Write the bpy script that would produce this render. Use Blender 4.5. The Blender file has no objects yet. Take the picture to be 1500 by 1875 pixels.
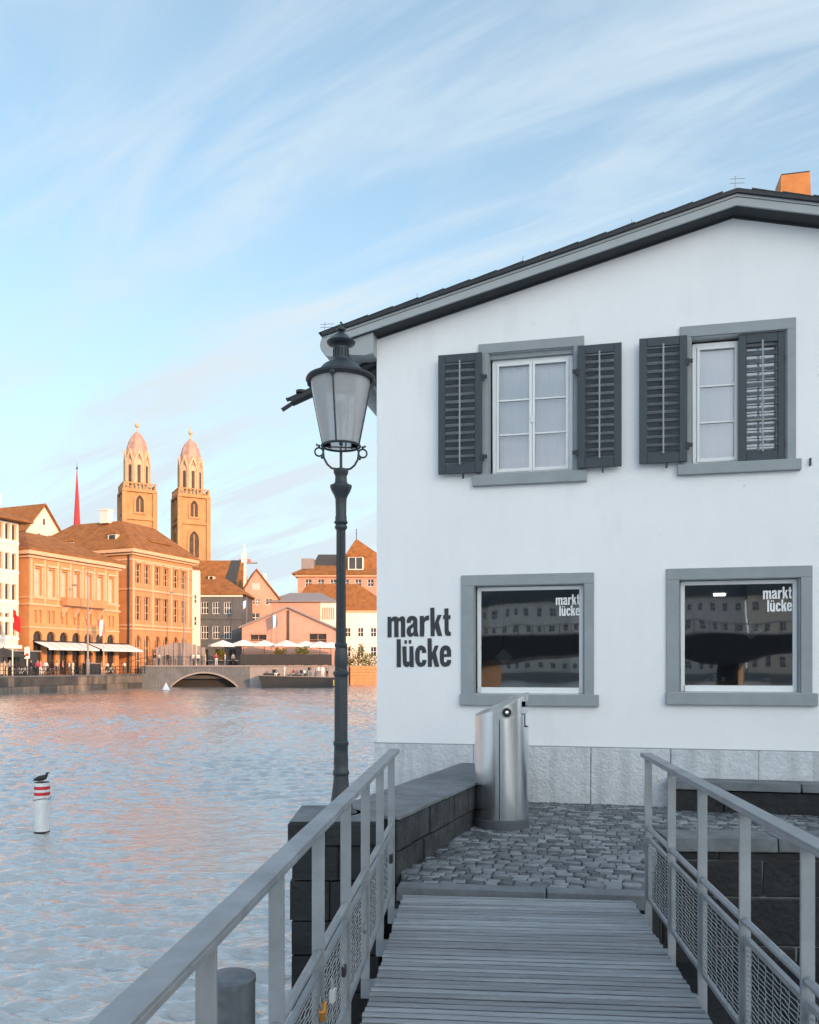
import bpy, bmesh, math, random
from mathutils import Vector, Matrix, geometry
random.seed(7)
R = math.radians
scene = bpy.context.scene
C = scene.collection

# ------------------------------------------------------------------ camera
CAM_Z = 1.6
cam_d = bpy.data.cameras.new('camera')
cam_d.sensor_fit = 'HORIZONTAL'; cam_d.sensor_width = 36.0; cam_d.lens = 36.0
cam_d.shift_y = (1220 - 937.5) / 1500
cam_d.clip_start = 0.05; cam_d.clip_end = 3000
cam = bpy.data.objects.new('camera', cam_d); C.objects.link(cam)
cam.location = (0, 0, CAM_Z); cam.rotation_euler = (R(90), 0, 0)
scene.camera = cam

# ------------------------------------------------------------------ light
SUN_EL = R(10)
SUN_H = Vector((0.60, -0.80)).normalized()          # horizontal direction towards the sun
SUN_DIR = Vector((SUN_H.x * math.cos(SUN_EL), SUN_H.y * math.cos(SUN_EL), math.sin(SUN_EL)))
world = bpy.data.worlds.new('World'); scene.world = world; world.use_nodes = True
wt = world.node_tree; wt.nodes.clear()
def wn(t, **k):
    n = wt.nodes.new(t)
    for a, b in k.items(): setattr(n, a, b)
    return n
def wl(a, b): wt.links.new(a, b)
w_out = wn('ShaderNodeOutputWorld'); w_bg = wn('ShaderNodeBackground'); w_bg.inputs[1].default_value = 0.15
sky = wn('ShaderNodeTexSky', sky_type='NISHITA', sun_disc=False)
sky.sun_elevation = SUN_EL; sky.sun_rotation = math.atan2(SUN_H.x, SUN_H.y)
sky.air_density = 1.0; sky.dust_density = 3.5; sky.ozone_density = 2.0; sky.altitude = 400
tc = wn('ShaderNodeTexCoord'); sep = wn('ShaderNodeSeparateXYZ'); wl(tc.outputs['Generated'], sep.inputs[0])
zz = wn('ShaderNodeMath', operation='MAXIMUM'); wl(sep.outputs['Z'], zz.inputs[0]); zz.inputs[1].default_value = 0.0
za = wn('ShaderNodeMath', operation='ADD'); wl(zz.outputs[0], za.inputs[0]); za.inputs[1].default_value = 0.22
dx = wn('ShaderNodeMath', operation='DIVIDE'); wl(sep.outputs['X'], dx.inputs[0]); wl(za.outputs[0], dx.inputs[1])
dy = wn('ShaderNodeMath', operation='DIVIDE'); wl(sep.outputs['Y'], dy.inputs[0]); wl(za.outputs[0], dy.inputs[1])
cmb = wn('ShaderNodeCombineXYZ'); wl(dx.outputs[0], cmb.inputs[0]); wl(dy.outputs[0], cmb.inputs[1])
def cloud(rot, sc, scale, lo, hi, dist=0.6, detail=7):
    mp = wn('ShaderNodeMapping', vector_type='TEXTURE'); mp.inputs['Rotation'].default_value = (0, 0, rot); mp.inputs['Scale'].default_value = sc
    wl(cmb.outputs[0], mp.inputs[0])
    nz = wn('ShaderNodeTexNoise'); nz.inputs['Scale'].default_value = scale; nz.inputs['Detail'].default_value = detail
    nz.inputs['Roughness'].default_value = 0.58; nz.inputs['Distortion'].default_value = dist
    wl(mp.outputs[0], nz.inputs['Vector'])
    mr = wn('ShaderNodeMapRange', interpolation_type='SMOOTHSTEP'); mr.inputs['From Min'].default_value = lo; mr.inputs['From Max'].default_value = hi
    wl(nz.outputs['Fac'], mr.inputs['Value'])
    return mr.outputs[0]
c1 = cloud(R(150), (2.6, 0.50, 1), 1.7, 0.43, 0.74, 0.8, 9)
c2 = cloud(R(138), (1.7, 0.6, 1), 2.4, 0.46, 0.80, 0.9)
mx = wn('ShaderNodeMath', operation='MAXIMUM'); wl(c1, mx.inputs[0])
m2 = wn('ShaderNodeMath', operation='MULTIPLY'); wl(c2, m2.inputs[0]); m2.inputs[1].default_value = 0.7; wl(m2.outputs[0], mx.inputs[1])
# high thin veil that thickens towards the horizon, as cirrus does
hz = wn('ShaderNodeMapRange', interpolation_type='SMOOTHSTEP'); wl(zz.outputs[0], hz.inputs['Value'])
hz.inputs['From Min'].default_value = 0.0; hz.inputs['From Max'].default_value = 0.55; hz.inputs['To Min'].default_value = 0.80; hz.inputs['To Max'].default_value = 0.24
s1 = wn('ShaderNodeMath', operation='MULTIPLY'); wl(mx.outputs[0], s1.inputs[0]); s1.inputs[1].default_value = 0.68
ad = wn('ShaderNodeMath', operation='ADD', use_clamp=True); wl(s1.outputs[0], ad.inputs[0]); wl(hz.outputs[0], ad.inputs[1])
# ice cloud scatters forward: the veil brightens smoothly towards the sun
dt = wn('ShaderNodeVectorMath', operation='DOT_PRODUCT'); wl(tc.outputs['Generated'], dt.inputs[0]); dt.inputs[1].default_value = SUN_DIR
ph1 = wn('ShaderNodeMapRange'); wl(dt.outputs['Value'], ph1.inputs['Value']); ph1.inputs['From Min'].default_value = -1; ph1.inputs['From Max'].default_value = 1
ph2 = wn('ShaderNodeMath', operation='POWER'); wl(ph1.outputs[0], ph2.inputs[0]); ph2.inputs[1].default_value = 3.0
VEIL = wn('ShaderNodeMix', data_type='RGBA'); wl(ph2.outputs[0], VEIL.inputs['Factor'])
VEIL.inputs['A'].default_value = (2.12, 2.45, 2.66, 1); VEIL.inputs['B'].default_value = (7.2, 7.6, 8.1, 1)
gain = wn('ShaderNodeMix', data_type='RGBA', blend_type='MULTIPLY'); gain.inputs['Factor'].default_value = 1.0
wl(sky.outputs[0], gain.inputs['A']); gain.inputs['B'].default_value = (1.20, 1.26, 1.13, 1)
mixc = wn('ShaderNodeMix', data_type='RGBA'); wl(ad.outputs[0], mixc.inputs['Factor']); wl(gain.outputs['Result'], mixc.inputs['A']); wl(VEIL.outputs['Result'], mixc.inputs['B'])
wl(mixc.outputs['Result'], w_bg.inputs[0]); wl(w_bg.outputs[0], w_out.inputs[0])

sun_d = bpy.data.lights.new('sun', 'SUN'); sun_d.energy = 2.0; sun_d.angle = R(0.5); sun_d.color = (1.0, 0.47, 0.19)
sun = bpy.data.objects.new('sun', sun_d); C.objects.link(sun)
sun.rotation_euler = (-SUN_DIR).to_track_quat('-Z', 'Y').to_euler()
scene.view_settings.view_transform = 'Standard'; scene.view_settings.look = 'None'
scene.view_settings.exposure = 1.22; scene.view_settings.gamma = 1.0; scene.view_settings.use_curve_mapping = False

# ------------------------------------------------------------------ materials
MATS = {}
def mat(name, col, rough=0.7, metal=0.0, var=0.12, scale=3.0, bump=0.15, bscale=None, streak=0.0, spec=0.5, col2=None, stretch=None, aniso=0.0):
    """procedural material: two scales of noise tint the colour, a third one gives relief; streak = rain marks running down"""
    if name in MATS: return MATS[name]
    m = bpy.data.materials.new(name); m.use_nodes = True; t = m.node_tree; N = t.nodes; L = t.links
    p = N['Principled BSDF']; p.inputs['Roughness'].default_value = rough; p.inputs['Metallic'].default_value = metal
    p.inputs['Specular IOR Level'].default_value = spec
    g = N.new('ShaderNodeNewGeometry')
    src = g.outputs['Position']
    if stretch:
        mp0 = N.new('ShaderNodeMapping'); mp0.inputs['Scale'].default_value = stretch; L.new(src, mp0.inputs[0]); src0 = mp0.outputs[0]
    else: src0 = src
    n1 = N.new('ShaderNodeTexNoise'); n1.inputs['Scale'].default_value = scale; n1.inputs['Detail'].default_value = 6; n1.inputs['Roughness'].default_value = 0.65
    L.new(src0, n1.inputs['Vector'])
    r = N.new('ShaderNodeMapRange'); r.inputs['From Min'].default_value = 0.3; r.inputs['From Max'].default_value = 0.7
    L.new(n1.outputs['Fac'], r.inputs['Value'])
    mx = N.new('ShaderNodeMix'); mx.data_type = 'RGBA'; L.new(r.outputs[0], mx.inputs['Factor'])
    a = [c * (1 - var) for c in col]; b = [min(1, c * (1 + var)) for c in col]
    if col2: a, b = col, col2
    mx.inputs['A'].default_value = (*a, 1); mx.inputs['B'].default_value = (*b, 1)
    out = mx.outputs['Result']
    if streak:
        mp = N.new('ShaderNodeMapping'); mp.inputs['Scale'].default_value = (3.2, 3.2, 0.28); L.new(src, mp.inputs[0])
        n2 = N.new('ShaderNodeTexNoise'); n2.inputs['Scale'].default_value = 2.0; n2.inputs['Detail'].default_value = 5; L.new(mp.outputs[0], n2.inputs['Vector'])
        r2 = N.new('ShaderNodeMapRange'); r2.inputs['From Min'].default_value = 0.48; r2.inputs['From Max'].default_value = 0.75; r2.inputs['To Max'].default_value = streak
        L.new(n2.outputs['Fac'], r2.inputs['Value'])
        m3 = N.new('ShaderNodeMix'); m3.data_type = 'RGBA'; m3.blend_type = 'MULTIPLY'; L.new(r2.outputs[0], m3.inputs['Factor']); L.new(out, m3.inputs['A'])
        m3.inputs['B'].default_value = (0.35, 0.37, 0.39, 1); out = m3.outputs['Result']
    L.new(out, p.inputs['Base Color'])
    if metal > 0 or rough < 0.6:
        rr = N.new('ShaderNodeMapRange'); rr.inputs['To Min'].default_value = max(0.02, rough - 0.08); rr.inputs['To Max'].default_value = rough + 0.1
        L.new(n1.outputs['Fac'], rr.inputs['Value']); L.new(rr.outputs[0], p.inputs['Roughness'])
    if aniso: p.inputs['Anisotropic'].default_value = aniso
    if bump:
        n3 = N.new('ShaderNodeTexNoise'); n3.inputs['Scale'].default_value = bscale or scale * 8; n3.inputs['Detail'].default_value = 5
        L.new(src0, n3.inputs['Vector'])
        bp = N.new('ShaderNodeBump'); bp.inputs['Strength'].default_value = bump; bp.inputs['Distance'].default_value = 0.02
        L.new(n3.outputs['Fac'], bp.inputs['Height']); L.new(bp.outputs[0], p.inputs['Normal'])
    MATS[name] = m; return m

def glass_mat(name, tint=(0.9, 0.93, 0.95), ior=1.5, body=0.0, bodycol=(0.5, 0.5, 0.5), rough=0.02, wob=0.0):
    """thin pane: see-through with a Fresnel mirror on top; body mixes in a frosted share"""
    if name in MATS: return MATS[name]
    m = bpy.data.materials.new(name); m.use_nodes = True; t = m.node_tree; N = t.nodes; L = t.links; N.clear()
    o = N.new('ShaderNodeOutputMaterial'); tr = N.new('ShaderNodeBsdfTransparent'); tr.inputs[0].default_value = (*tint, 1)
    gl = N.new('ShaderNodeBsdfGlossy'); gl.inputs['Roughness'].default_value = rough
    fr = N.new('ShaderNodeFresnel'); fr.inputs['IOR'].default_value = ior
    mx = N.new('ShaderNodeMixShader'); base = tr.outputs[0]
    if body:
        df = N.new('ShaderNodeBsdfDiffuse'); df.inputs[0].default_value = (*bodycol, 1)
        tl = N.new('ShaderNodeBsdfTranslucent'); tl.inputs[0].default_value = (*bodycol, 1)
        m0 = N.new('ShaderNodeMixShader'); m0.inputs[0].default_value = 0.5; L.new(df.outputs[0], m0.inputs[1]); L.new(tl.outputs[0], m0.inputs[2])
        m1 = N.new('ShaderNodeMixShader'); m1.inputs[0].default_value = body; L.new(tr.outputs[0], m1.inputs[1]); L.new(m0.outputs[0], m1.inputs[2]); base = m1.outputs[0]
    if wob:
        g = N.new('ShaderNodeNewGeometry'); nz = N.new('ShaderNodeTexNoise'); nz.inputs['Scale'].default_value = 1.3; nz.inputs['Detail'].default_value = 1
        L.new(g.outputs['Position'], nz.inputs['Vector']); bp = N.new('ShaderNodeBump'); bp.inputs['Strength'].default_value = wob; bp.inputs['Distance'].default_value = 0.05
        L.new(nz.outputs['Fac'], bp.inputs['Height']); L.new(bp.outputs[0], gl.inputs['Normal'])
    L.new(fr.outputs[0], mx.inputs[0]); L.new(base, mx.inputs[1]); L.new(gl.outputs[0], mx.inputs[2]); L.new(mx.outputs[0], o.inputs[0])
    MATS[name] = m; return m

# ------------------------------------------------------------------ mesh helpers
class MB:
    def __init__(s): s.v = []; s.f = []; s.m = []
    def add(s, vs, fs, mi=0):
        o = len(s.v); s.v += [tuple(v) for v in vs]; s.f += [tuple(i + o for i in f) for f in fs]; s.m += [mi] * len(fs)
    def box(s, x0, x1, y0, y1, z0, z1, mi=0, M=None):
        vs = [Vector((x, y, z)) for z in (z0, z1) for y in (y0, y1) for x in (x0, x1)]
        if M is not None: vs = [M @ v for v in vs]
        s.add(vs, [(0, 2, 3, 1), (4, 5, 7, 6), (0, 1, 5, 4), (2, 6, 7, 3), (0, 4, 6, 2), (1, 3, 7, 5)], mi); return s
    def bar(s, a, b, w, h, mi=0, up=(0, 0, 1)):
        """box beam from a to b, w across, h along up"""
        a = Vector(a); b = Vector(b); d = (b - a); L = d.length; d.normalize()
        up = Vector(up); x = d.cross(up)
        if x.length < 1e-5: x = d.cross(Vector((0, 1, 0)))
        x.normalize(); u = x.cross(d)
        M = Matrix((x, d, u)).transposed().to_4x4(); M.translation = a
        return s.box(-w / 2, w / 2, 0, L, -h / 2, h / 2, mi, M)
    def tube(s, path, r, n=8, mi=0, cap=True):
        path = [Vector(p) for p in path]; K = len(path); rs = r if isinstance(r, (list, tuple)) else [r] * K
        vs = []; x = None
        for i, p in enumerate(path):
            d = (path[min(i + 1, K - 1)] - path[max(i - 1, 0)]).normalized()
            if x is None:
                x = d.cross(Vector((0, 0, 1)))
                if x.length < 1e-3: x = d.cross(Vector((0, 1, 0)))
            else: x = x - d * x.dot(d)
            x.normalize(); y = d.cross(x)
            vs += [p + (x * math.cos(2 * math.pi * k / n) + y * math.sin(2 * math.pi * k / n)) * rs[i] for k in range(n)]
        fs = [(i * n + k, i * n + (k + 1) % n, (i + 1) * n + (k + 1) % n, (i + 1) * n + k) for i in range(K - 1) for k in range(n)]
        if cap: fs += [tuple(range(n - 1, -1, -1)), tuple(range((K - 1) * n, K * n))]
        s.add(vs, fs, mi); return s
    def lathe(s, prof, n=20, c=(0, 0, 0), mi=0, a0=0.0, ngon=0):
        """prof = (radius, z) from bottom to top"""
        vs = []; c = Vector(c)
        for r, z in prof: vs += [c + Vector((r * math.cos(a0 + 2 * math.pi * k / n), r * math.sin(a0 + 2 * math.pi * k / n), z)) for k in range(n)]
        K = len(prof)
        fs = [(i * n + k, i * n + (k + 1) % n, (i + 1) * n + (k + 1) % n, (i + 1) * n + k) for i in range(K - 1) for k in range(n)]
        fs += [tuple(range(n - 1, -1, -1)), tuple(range((K - 1) * n, K * n))]
        s.add(vs, fs, mi); return s
    def prism(s, poly, z0, z1, mi=0):
        n = len(poly)
        if sum(poly[i][0] * poly[(i + 1) % n][1] - poly[(i + 1) % n][0] * poly[i][1] for i in range(n)) < 0: poly = poly[::-1]
        s.add([(x, y, z0) for x, y in poly] + [(x, y, z1) for x, y in poly],
              [tuple(range(n - 1, -1, -1)), tuple(range(n, 2 * n))] + [(i, (i + 1) % n, n + (i + 1) % n, n + i) for i in range(n)], mi); return s
    def vprism(s, poly, y0, y1, mi=0, M=None):
        """poly in (x, z), extruded from y0 to y1"""
        n = len(poly)
        if sum(poly[i][0] * poly[(i + 1) % n][1] - poly[(i + 1) % n][0] * poly[i][1] for i in range(n)) < 0: poly = poly[::-1]
        vs = [Vector((x, y0, z)) for x, z in poly] + [Vector((x, y1, z)) for x, z in poly]
        if M is not None: vs = [M @ v for v in vs]
        s.add(vs, [tuple(range(n)), tuple(range(2 * n - 1, n - 1, -1))] + [((i + 1) % n, i, n + i, n + (i + 1) % n) for i in range(n)], mi); return s
    def wall(s, W, H0, H1, holes, depth, mi=0, mr=None):
        """wall plane y=0 facing -y with rectangular or arched holes (x0,x1,z0,z1[,arch]) and reveals going to y=depth"""
        mr = mi if mr is None else mr
        xs = sorted({0, W} | {h[0] for h in holes} | {h[1] for h in holes}); zs = sorted({H0, H1} | {h[2] for h in holes} | {h[3] for h in holes})
        for i in range(len(xs) - 1):
            for j in range(len(zs) - 1):
                cx = (xs[i] + xs[i + 1]) / 2; cz = (zs[j] + zs[j + 1]) / 2
                if any(h[0] < cx < h[1] and h[2] < cz < h[3] for h in holes): continue
                s.add([(xs[i], 0, zs[j]), (xs[i + 1], 0, zs[j]), (xs[i + 1], 0, zs[j + 1]), (xs[i], 0, zs[j + 1])], [(0, 1, 2, 3)], mi)
        for h in holes:
            x0, x1, z0, z1 = h[:4]
            if len(h) > 4:
                pts = arch_pts(x0, x1, z1, h[4]); zs_ = pts[0][1]
                K = len(pts); half = K // 2
                for side, ids, corner in ((0, range(0, half), (x0, z1)), (1, range(half, K - 1), (x1, z1))):
                    for k in ids:
                        a, b = pts[k], pts[k + 1]
                        s.add([(corner[0], 0, corner[1]), (a[0], 0, a[1]), (b[0], 0, b[1])], [(0, 1, 2) if side == 0 else (0, 1, 2)], mi)
                for k in range(K - 1):
                    a, b = pts[k], pts[k + 1]
                    s.add([(a[0], 0, a[1]), (b[0], 0, b[1]), (b[0], depth, b[1]), (a[0], depth, a[1])], [(0, 1, 2, 3)], mr)
                ztop = zs_
            else:
                ztop = z1; s.add([(x0, 0, z1), (x1, 0, z1), (x1, depth, z1), (x0, depth, z1)], [(0, 1, 2, 3)], mr)
            s.add([(x0, 0, z0), (x0, 0, ztop), (x0, depth, ztop), (x0, depth, z0)], [(0, 1, 2, 3)], mr)
            s.add([(x1, 0, ztop), (x1, 0, z0), (x1, depth, z0), (x1, depth, ztop)], [(0, 1, 2, 3)], mr)
            s.add([(x1, 0, z0), (x0, 0, z0), (x0, depth, z0), (x1, depth, z0)], [(0, 1, 2, 3)], mr)
        return s
    def mesh(s, name, mats, smooth=False):
        me = bpy.data.meshes.new(name); me.from_pydata(s.v, [], s.f)
        for m in (mats if isinstance(mats, (list, tuple)) else [mats]): me.materials.append(m)
        me.polygons.foreach_set('material_index', s.m)
        if smooth:
            me.polygons.foreach_set('use_smooth', [True] * len(s.f))
            try: me.set_sharp_from_angle(angle=R(38))
            except Exception: pass
        me.update(); return me
    def build(s, name, mats, parent=None, smooth=False, bevel=0.0):
        me = s.mesh(name, mats, smooth)
        if bevel: bevel_mesh(me, bevel)
        return obj(name, me, parent)

def bevel_mesh(me, w, seg=1):
    bm = bmesh.new(); bm.from_mesh(me); bmesh.ops.remove_doubles(bm, verts=bm.verts, dist=1e-5)
    ed = [e for e in bm.edges if len(e.link_faces) == 2 and e.calc_face_angle(0) > 0.5]
    bmesh.ops.bevel(bm, geom=ed, offset=w, segments=seg, affect='EDGES', profile=0.5, clamp_overlap=True)
    bm.to_mesh(me); bm.free()

def arch_pts(x0, x1, ztop, kind, n=10):
    """points from left spring to right spring; kind 'r' round, 'p' pointed, 's' segmental"""
    w = x1 - x0; c = (x0 + x1) / 2; out = []
    if kind == 'r':
        for k in range(n + 1):
            a = math.pi * (1 - k / n); out.append((c + w / 2 * math.cos(a), ztop - w / 2 + w / 2 * math.sin(a)))
    elif kind == 'p':
        hgt = w * 0.87; zb = ztop - hgt
        for k in range(n // 2 + 1):
            a = math.pi - (math.pi / 3) * k / (n // 2); out.append((x1 + w * math.cos(a), zb + w * math.sin(a)))
        for k in range(1, n // 2 + 1):
            a = math.pi / 3 * (1 - k / (n // 2)); out.append((x0 + w * math.cos(a), zb + w * math.sin(a)))
    return out

def obj(name, me, parent=None, loc=(0, 0, 0), rotz=0.0, scale=None):
    o = bpy.data.objects.new(name, me); C.objects.link(o)
    if parent is not None: o.parent = parent
    o.location = loc; o.rotation_euler = (0, 0, rotz)
    if scale is not None: o.scale = scale
    return o
def tag(o, label=None, cat=None, group=None, kind=None):
    if label: o['label'] = label
    if cat: o['category'] = cat
    if group: o['group'] = group
    if kind: o['kind'] = kind
    return o
def thing(name, label, cat, loc=(0, 0, 0), rotz=0.0, group=None):
    o = bpy.data.objects.new(name, None); o.empty_display_size = 0.2; C.objects.link(o); o.location = loc; o.rotation_euler = (0, 0, rotz)
    return tag(o, label, cat, group)
def copy_tree(o, parent=None):
    c = o.copy(); C.objects.link(c); c.parent = parent
    for ch in list(o.children): copy_tree(ch, c)
    return c
def at(px, py, Y):
    """point at depth Y seen at a photograph pixel: used to measure sizes off the photograph"""
    return Vector(((px - 750) / 1500 * Y, Y, CAM_Z + (1220 - py) / 1500 * Y))
WATER = -1.3
UNIT = MB().box(-.5, .5, -.5, .5, -.5, .5)
def block_mesh(name, m, jitter=0.0, bev=0.03, seed=0):
    """rough-edged unit block that is scaled to each stone's size"""
    rnd = random.Random(seed); b = MB(); b.box(-.5, .5, -.5, .5, -.5, .5)
    me = b.mesh(name, m); bevel_mesh(me, bev, 2)
    for v in me.vertices: v.co += Vector((rnd.uniform(-1, 1), rnd.uniform(-1, 1), rnd.uniform(-1, 1))) * jitter
    return me
# ------------------------------------------------------------------ shared materials
def plaster():
    m = mat('white_plaster', (0.83, 0.84, 0.86), 0.85, var=0.03, scale=0.7, bump=0.14, bscale=60, streak=0.03)
    t = m.node_tree; N = t.nodes; L = t.links; p = N['Principled BSDF']; src = p.inputs['Base Color'].links[0].from_socket; g = N.new('ShaderNodeNewGeometry')
    def layer(src, scale, lo, hi, fac, colr, sc=(1, 1, 1), det=6, rough=.6):
        mp = N.new('ShaderNodeMapping'); mp.inputs['Scale'].default_value = sc; L.new(g.outputs['Position'], mp.inputs[0])
        n = N.new('ShaderNodeTexNoise'); n.inputs['Scale'].default_value = scale; n.inputs['Detail'].default_value = det; n.inputs['Roughness'].default_value = rough; L.new(mp.outputs[0], n.inputs['Vector'])
        r = N.new('ShaderNodeMapRange'); r.inputs['From Min'].default_value = lo; r.inputs['From Max'].default_value = hi; r.inputs['To Max'].default_value = fac; L.new(n.outputs['Fac'], r.inputs['Value'])
        x = N.new('ShaderNodeMix'); x.data_type = 'RGBA'; x.blend_type = 'MULTIPLY'; L.new(r.outputs[0], x.inputs['Factor']); L.new(src, x.inputs['A']); x.inputs['B'].default_value = (*colr, 1); return x.outputs['Result']
    src = layer(src, 0.5, .45, .65, .10, (.80, .82, .84)); src = layer(src, 9, .735, .78, .5, (.45, .45, .46), (1, 1, .6), 3); src = layer(src, 2.3, .60, .75, .16, (.6, .62, .62), (1, 1, .3))
    L.new(src, p.inputs['Base Color']); return m
M_plaster = plaster()
M_plinth = mat('plinth_concrete', (0.50, 0.53, 0.56), 0.9, scale=14, bump=0.8, bscale=34, streak=0.4, col2=(0.66, 0.69, 0.72))
M_stone_trim = mat('grey_stone_trim', (0.285, 0.315, 0.335), 0.75, var=0.08, scale=4, bump=0.08, bscale=50)
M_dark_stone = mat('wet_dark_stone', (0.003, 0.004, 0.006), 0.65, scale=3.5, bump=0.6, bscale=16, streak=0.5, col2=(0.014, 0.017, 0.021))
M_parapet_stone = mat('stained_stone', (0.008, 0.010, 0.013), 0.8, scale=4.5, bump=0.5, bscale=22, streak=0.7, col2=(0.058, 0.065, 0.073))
M_coping = mat('coping_stone', (0.10, 0.112, 0.125), 0.75, scale=4, bump=0.35, bscale=26, streak=0.2, col2=(0.185, 0.205, 0.225))
M_mortar = mat('mortar', (0.20, 0.215, 0.23), 0.9, scale=8, bump=0.4)
M_white_paint = mat('white_window_paint', (0.74, 0.76, 0.77), 0.45, var=0.03, scale=5, bump=0.03)
M_shutter = mat('dark_shutter_paint', (0.030, 0.043, 0.056), 0.5, var=0.22, scale=7, bump=0.08, bscale=40, stretch=(1, 1, 0.3))
M_shutter_slat = mat('shutter_slat_paint', (0.018, 0.025, 0.033), 0.5, var=0.2, scale=7, bump=0.05)
M_iron = mat('black_iron', (0.016, 0.019, 0.023), 0.5, var=0.3, scale=9, bump=0.12, bscale=60)
M_lamp_iron = mat('painted_cast_iron', (0.030, 0.038, 0.046), 0.42, var=0.22, scale=14, bump=0.15, bscale=90)
M_galv = mat('galvanised_steel', (0.29, 0.315, 0.34), 0.5, metal=0.45, var=0.16, scale=6, streak=0.35, bump=0.06, bscale=70)
M_galv_wire = mat('galvanised_wire', (0.27, 0.29, 0.31), 0.5, metal=0.4, var=0.15, scale=12, bump=0)
M_wood = mat('weathered_decking', (0.072, 0.085, 0.098), 0.75, scale=2.2, bump=0.35, bscale=14, stretch=(0.35, 9, 3), col2=(0.15, 0.168, 0.188))
M_brushed = mat('brushed_stainless', (0.74, 0.76, 0.78), 0.22, metal=1.0, var=0.05, scale=3, bump=0.02, bscale=60, stretch=(6, 6, 0.15))
M_dark_rubber = mat('dark_base_metal', (0.075, 0.085, 0.098), 0.6, var=0.15, scale=8, bump=0.1)
M_black = mat('black_paint_and_shade', (0.008, 0.009, 0.011), 0.7, var=0.2, bump=0)  # black for dark parts, and painted shade in the arch and deck gaps
M_roof_dark = mat('dark_roof_sheet', (0.030, 0.034, 0.040), 0.7, var=0.2, scale=5, bump=0.2)
M_fascia = mat('grey_fascia_paint', (0.36, 0.385, 0.40), 0.6, var=0.06, scale=4, bump=0.05)
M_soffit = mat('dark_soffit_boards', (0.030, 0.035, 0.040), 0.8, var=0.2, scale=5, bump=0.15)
M_letter = mat('dark_sign_paint', (0.030, 0.034, 0.040), 0.6, var=0.05, bump=0)
M_letter_w = mat('white_sign_film', (0.85, 0.85, 0.85), 0.6, var=0.02, bump=0)
M_cobble = [mat('cobble_grey_%d' % i, c, 0.6, var=0.25, scale=12, bump=0.25, bscale=45) for i, c in enumerate([(0.075, 0.085, 0.098), (0.105, 0.12, 0.135), (0.15, 0.165, 0.185), (0.23, 0.25, 0.27)])]
M_joint = mat('sandy_joint', (0.045, 0.050, 0.057), 0.95, scale=14, var=0.3, bump=0.5)

# ------------------------------------------------------------------ the river and the land
def water_mat(layers=(((4.0, 9.0, 1), 0.9, 0.05, 5),)):
    """dark turbid body under a Fresnel mirror"""
    m = bpy.data.materials.new('river_water'); m.use_nodes = True; t = m.node_tree; N = t.nodes; L = t.links; N.clear()
    o = N.new('ShaderNodeOutputMaterial'); df = N.new('ShaderNodeBsdfDiffuse'); df.inputs[0].default_value = (0.36, 0.362, 0.36, 1)
    gl = N.new('ShaderNodeBsdfGlossy'); gl.inputs['Roughness'].default_value = 0.12; gl.inputs[0].default_value = (0.97, 0.98, 0.98, 1)
    fr = N.new('ShaderNodeFresnel'); fr.inputs['IOR'].default_value = 1.36; pw = N.new('ShaderNodeMath'); pw.operation = 'POWER'; pw.inputs[1].default_value = 0.36
    g = N.new('ShaderNodeNewGeometry'); prev = None
    for sc, stre, dist, det in layers:
        mp = N.new('ShaderNodeMapping'); mp.inputs['Scale'].default_value = sc; mp.inputs['Rotation'].default_value = (0, 0, R(6)); L.new(g.outputs['Position'], mp.inputs[0])
        nz = N.new('ShaderNodeTexNoise'); nz.inputs['Scale'].default_value = 1.0; nz.inputs['Detail'].default_value = det; nz.inputs['Roughness'].default_value = 0.55; nz.inputs['Distortion'].default_value = 0.5
        L.new(mp.outputs[0], nz.inputs['Vector'])
        bp = N.new('ShaderNodeBump'); bp.inputs['Strength'].default_value = stre; bp.inputs['Distance'].default_value = dist
        L.new(nz.outputs['Fac'], bp.inputs['Height'])
        if prev: L.new(prev.outputs[0], bp.inputs['Normal'])
        prev = bp
    for n_ in (df, gl, fr): L.new(prev.outputs[0], n_.inputs['Normal'])
    mx = N.new('ShaderNodeMixShader'); L.new(fr.outputs[0], pw.inputs[0]); L.new(pw.outputs[0], mx.inputs[0]); L.new(df.outputs[0], mx.inputs[1]); L.new(gl.outputs[0], mx.inputs[2]); L.new(mx.outputs[0], o.inputs[0]); return m
M_water = water_mat(); M_water2 = water_mat((((0.65, 1.7, 1), 1.0, 0.20, 4), ((2.0, 5.6, 1), 1.0, 0.09, 4)))
M_land = mat('quay_paving', (0.20, 0.195, 0.19), 0.9, scale=0.6, var=0.15, bump=0.2)
M_bed = mat('river_bed', (0.05, 0.055, 0.05), 0.95, scale=0.3, bump=0.2)
import numpy as np
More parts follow.
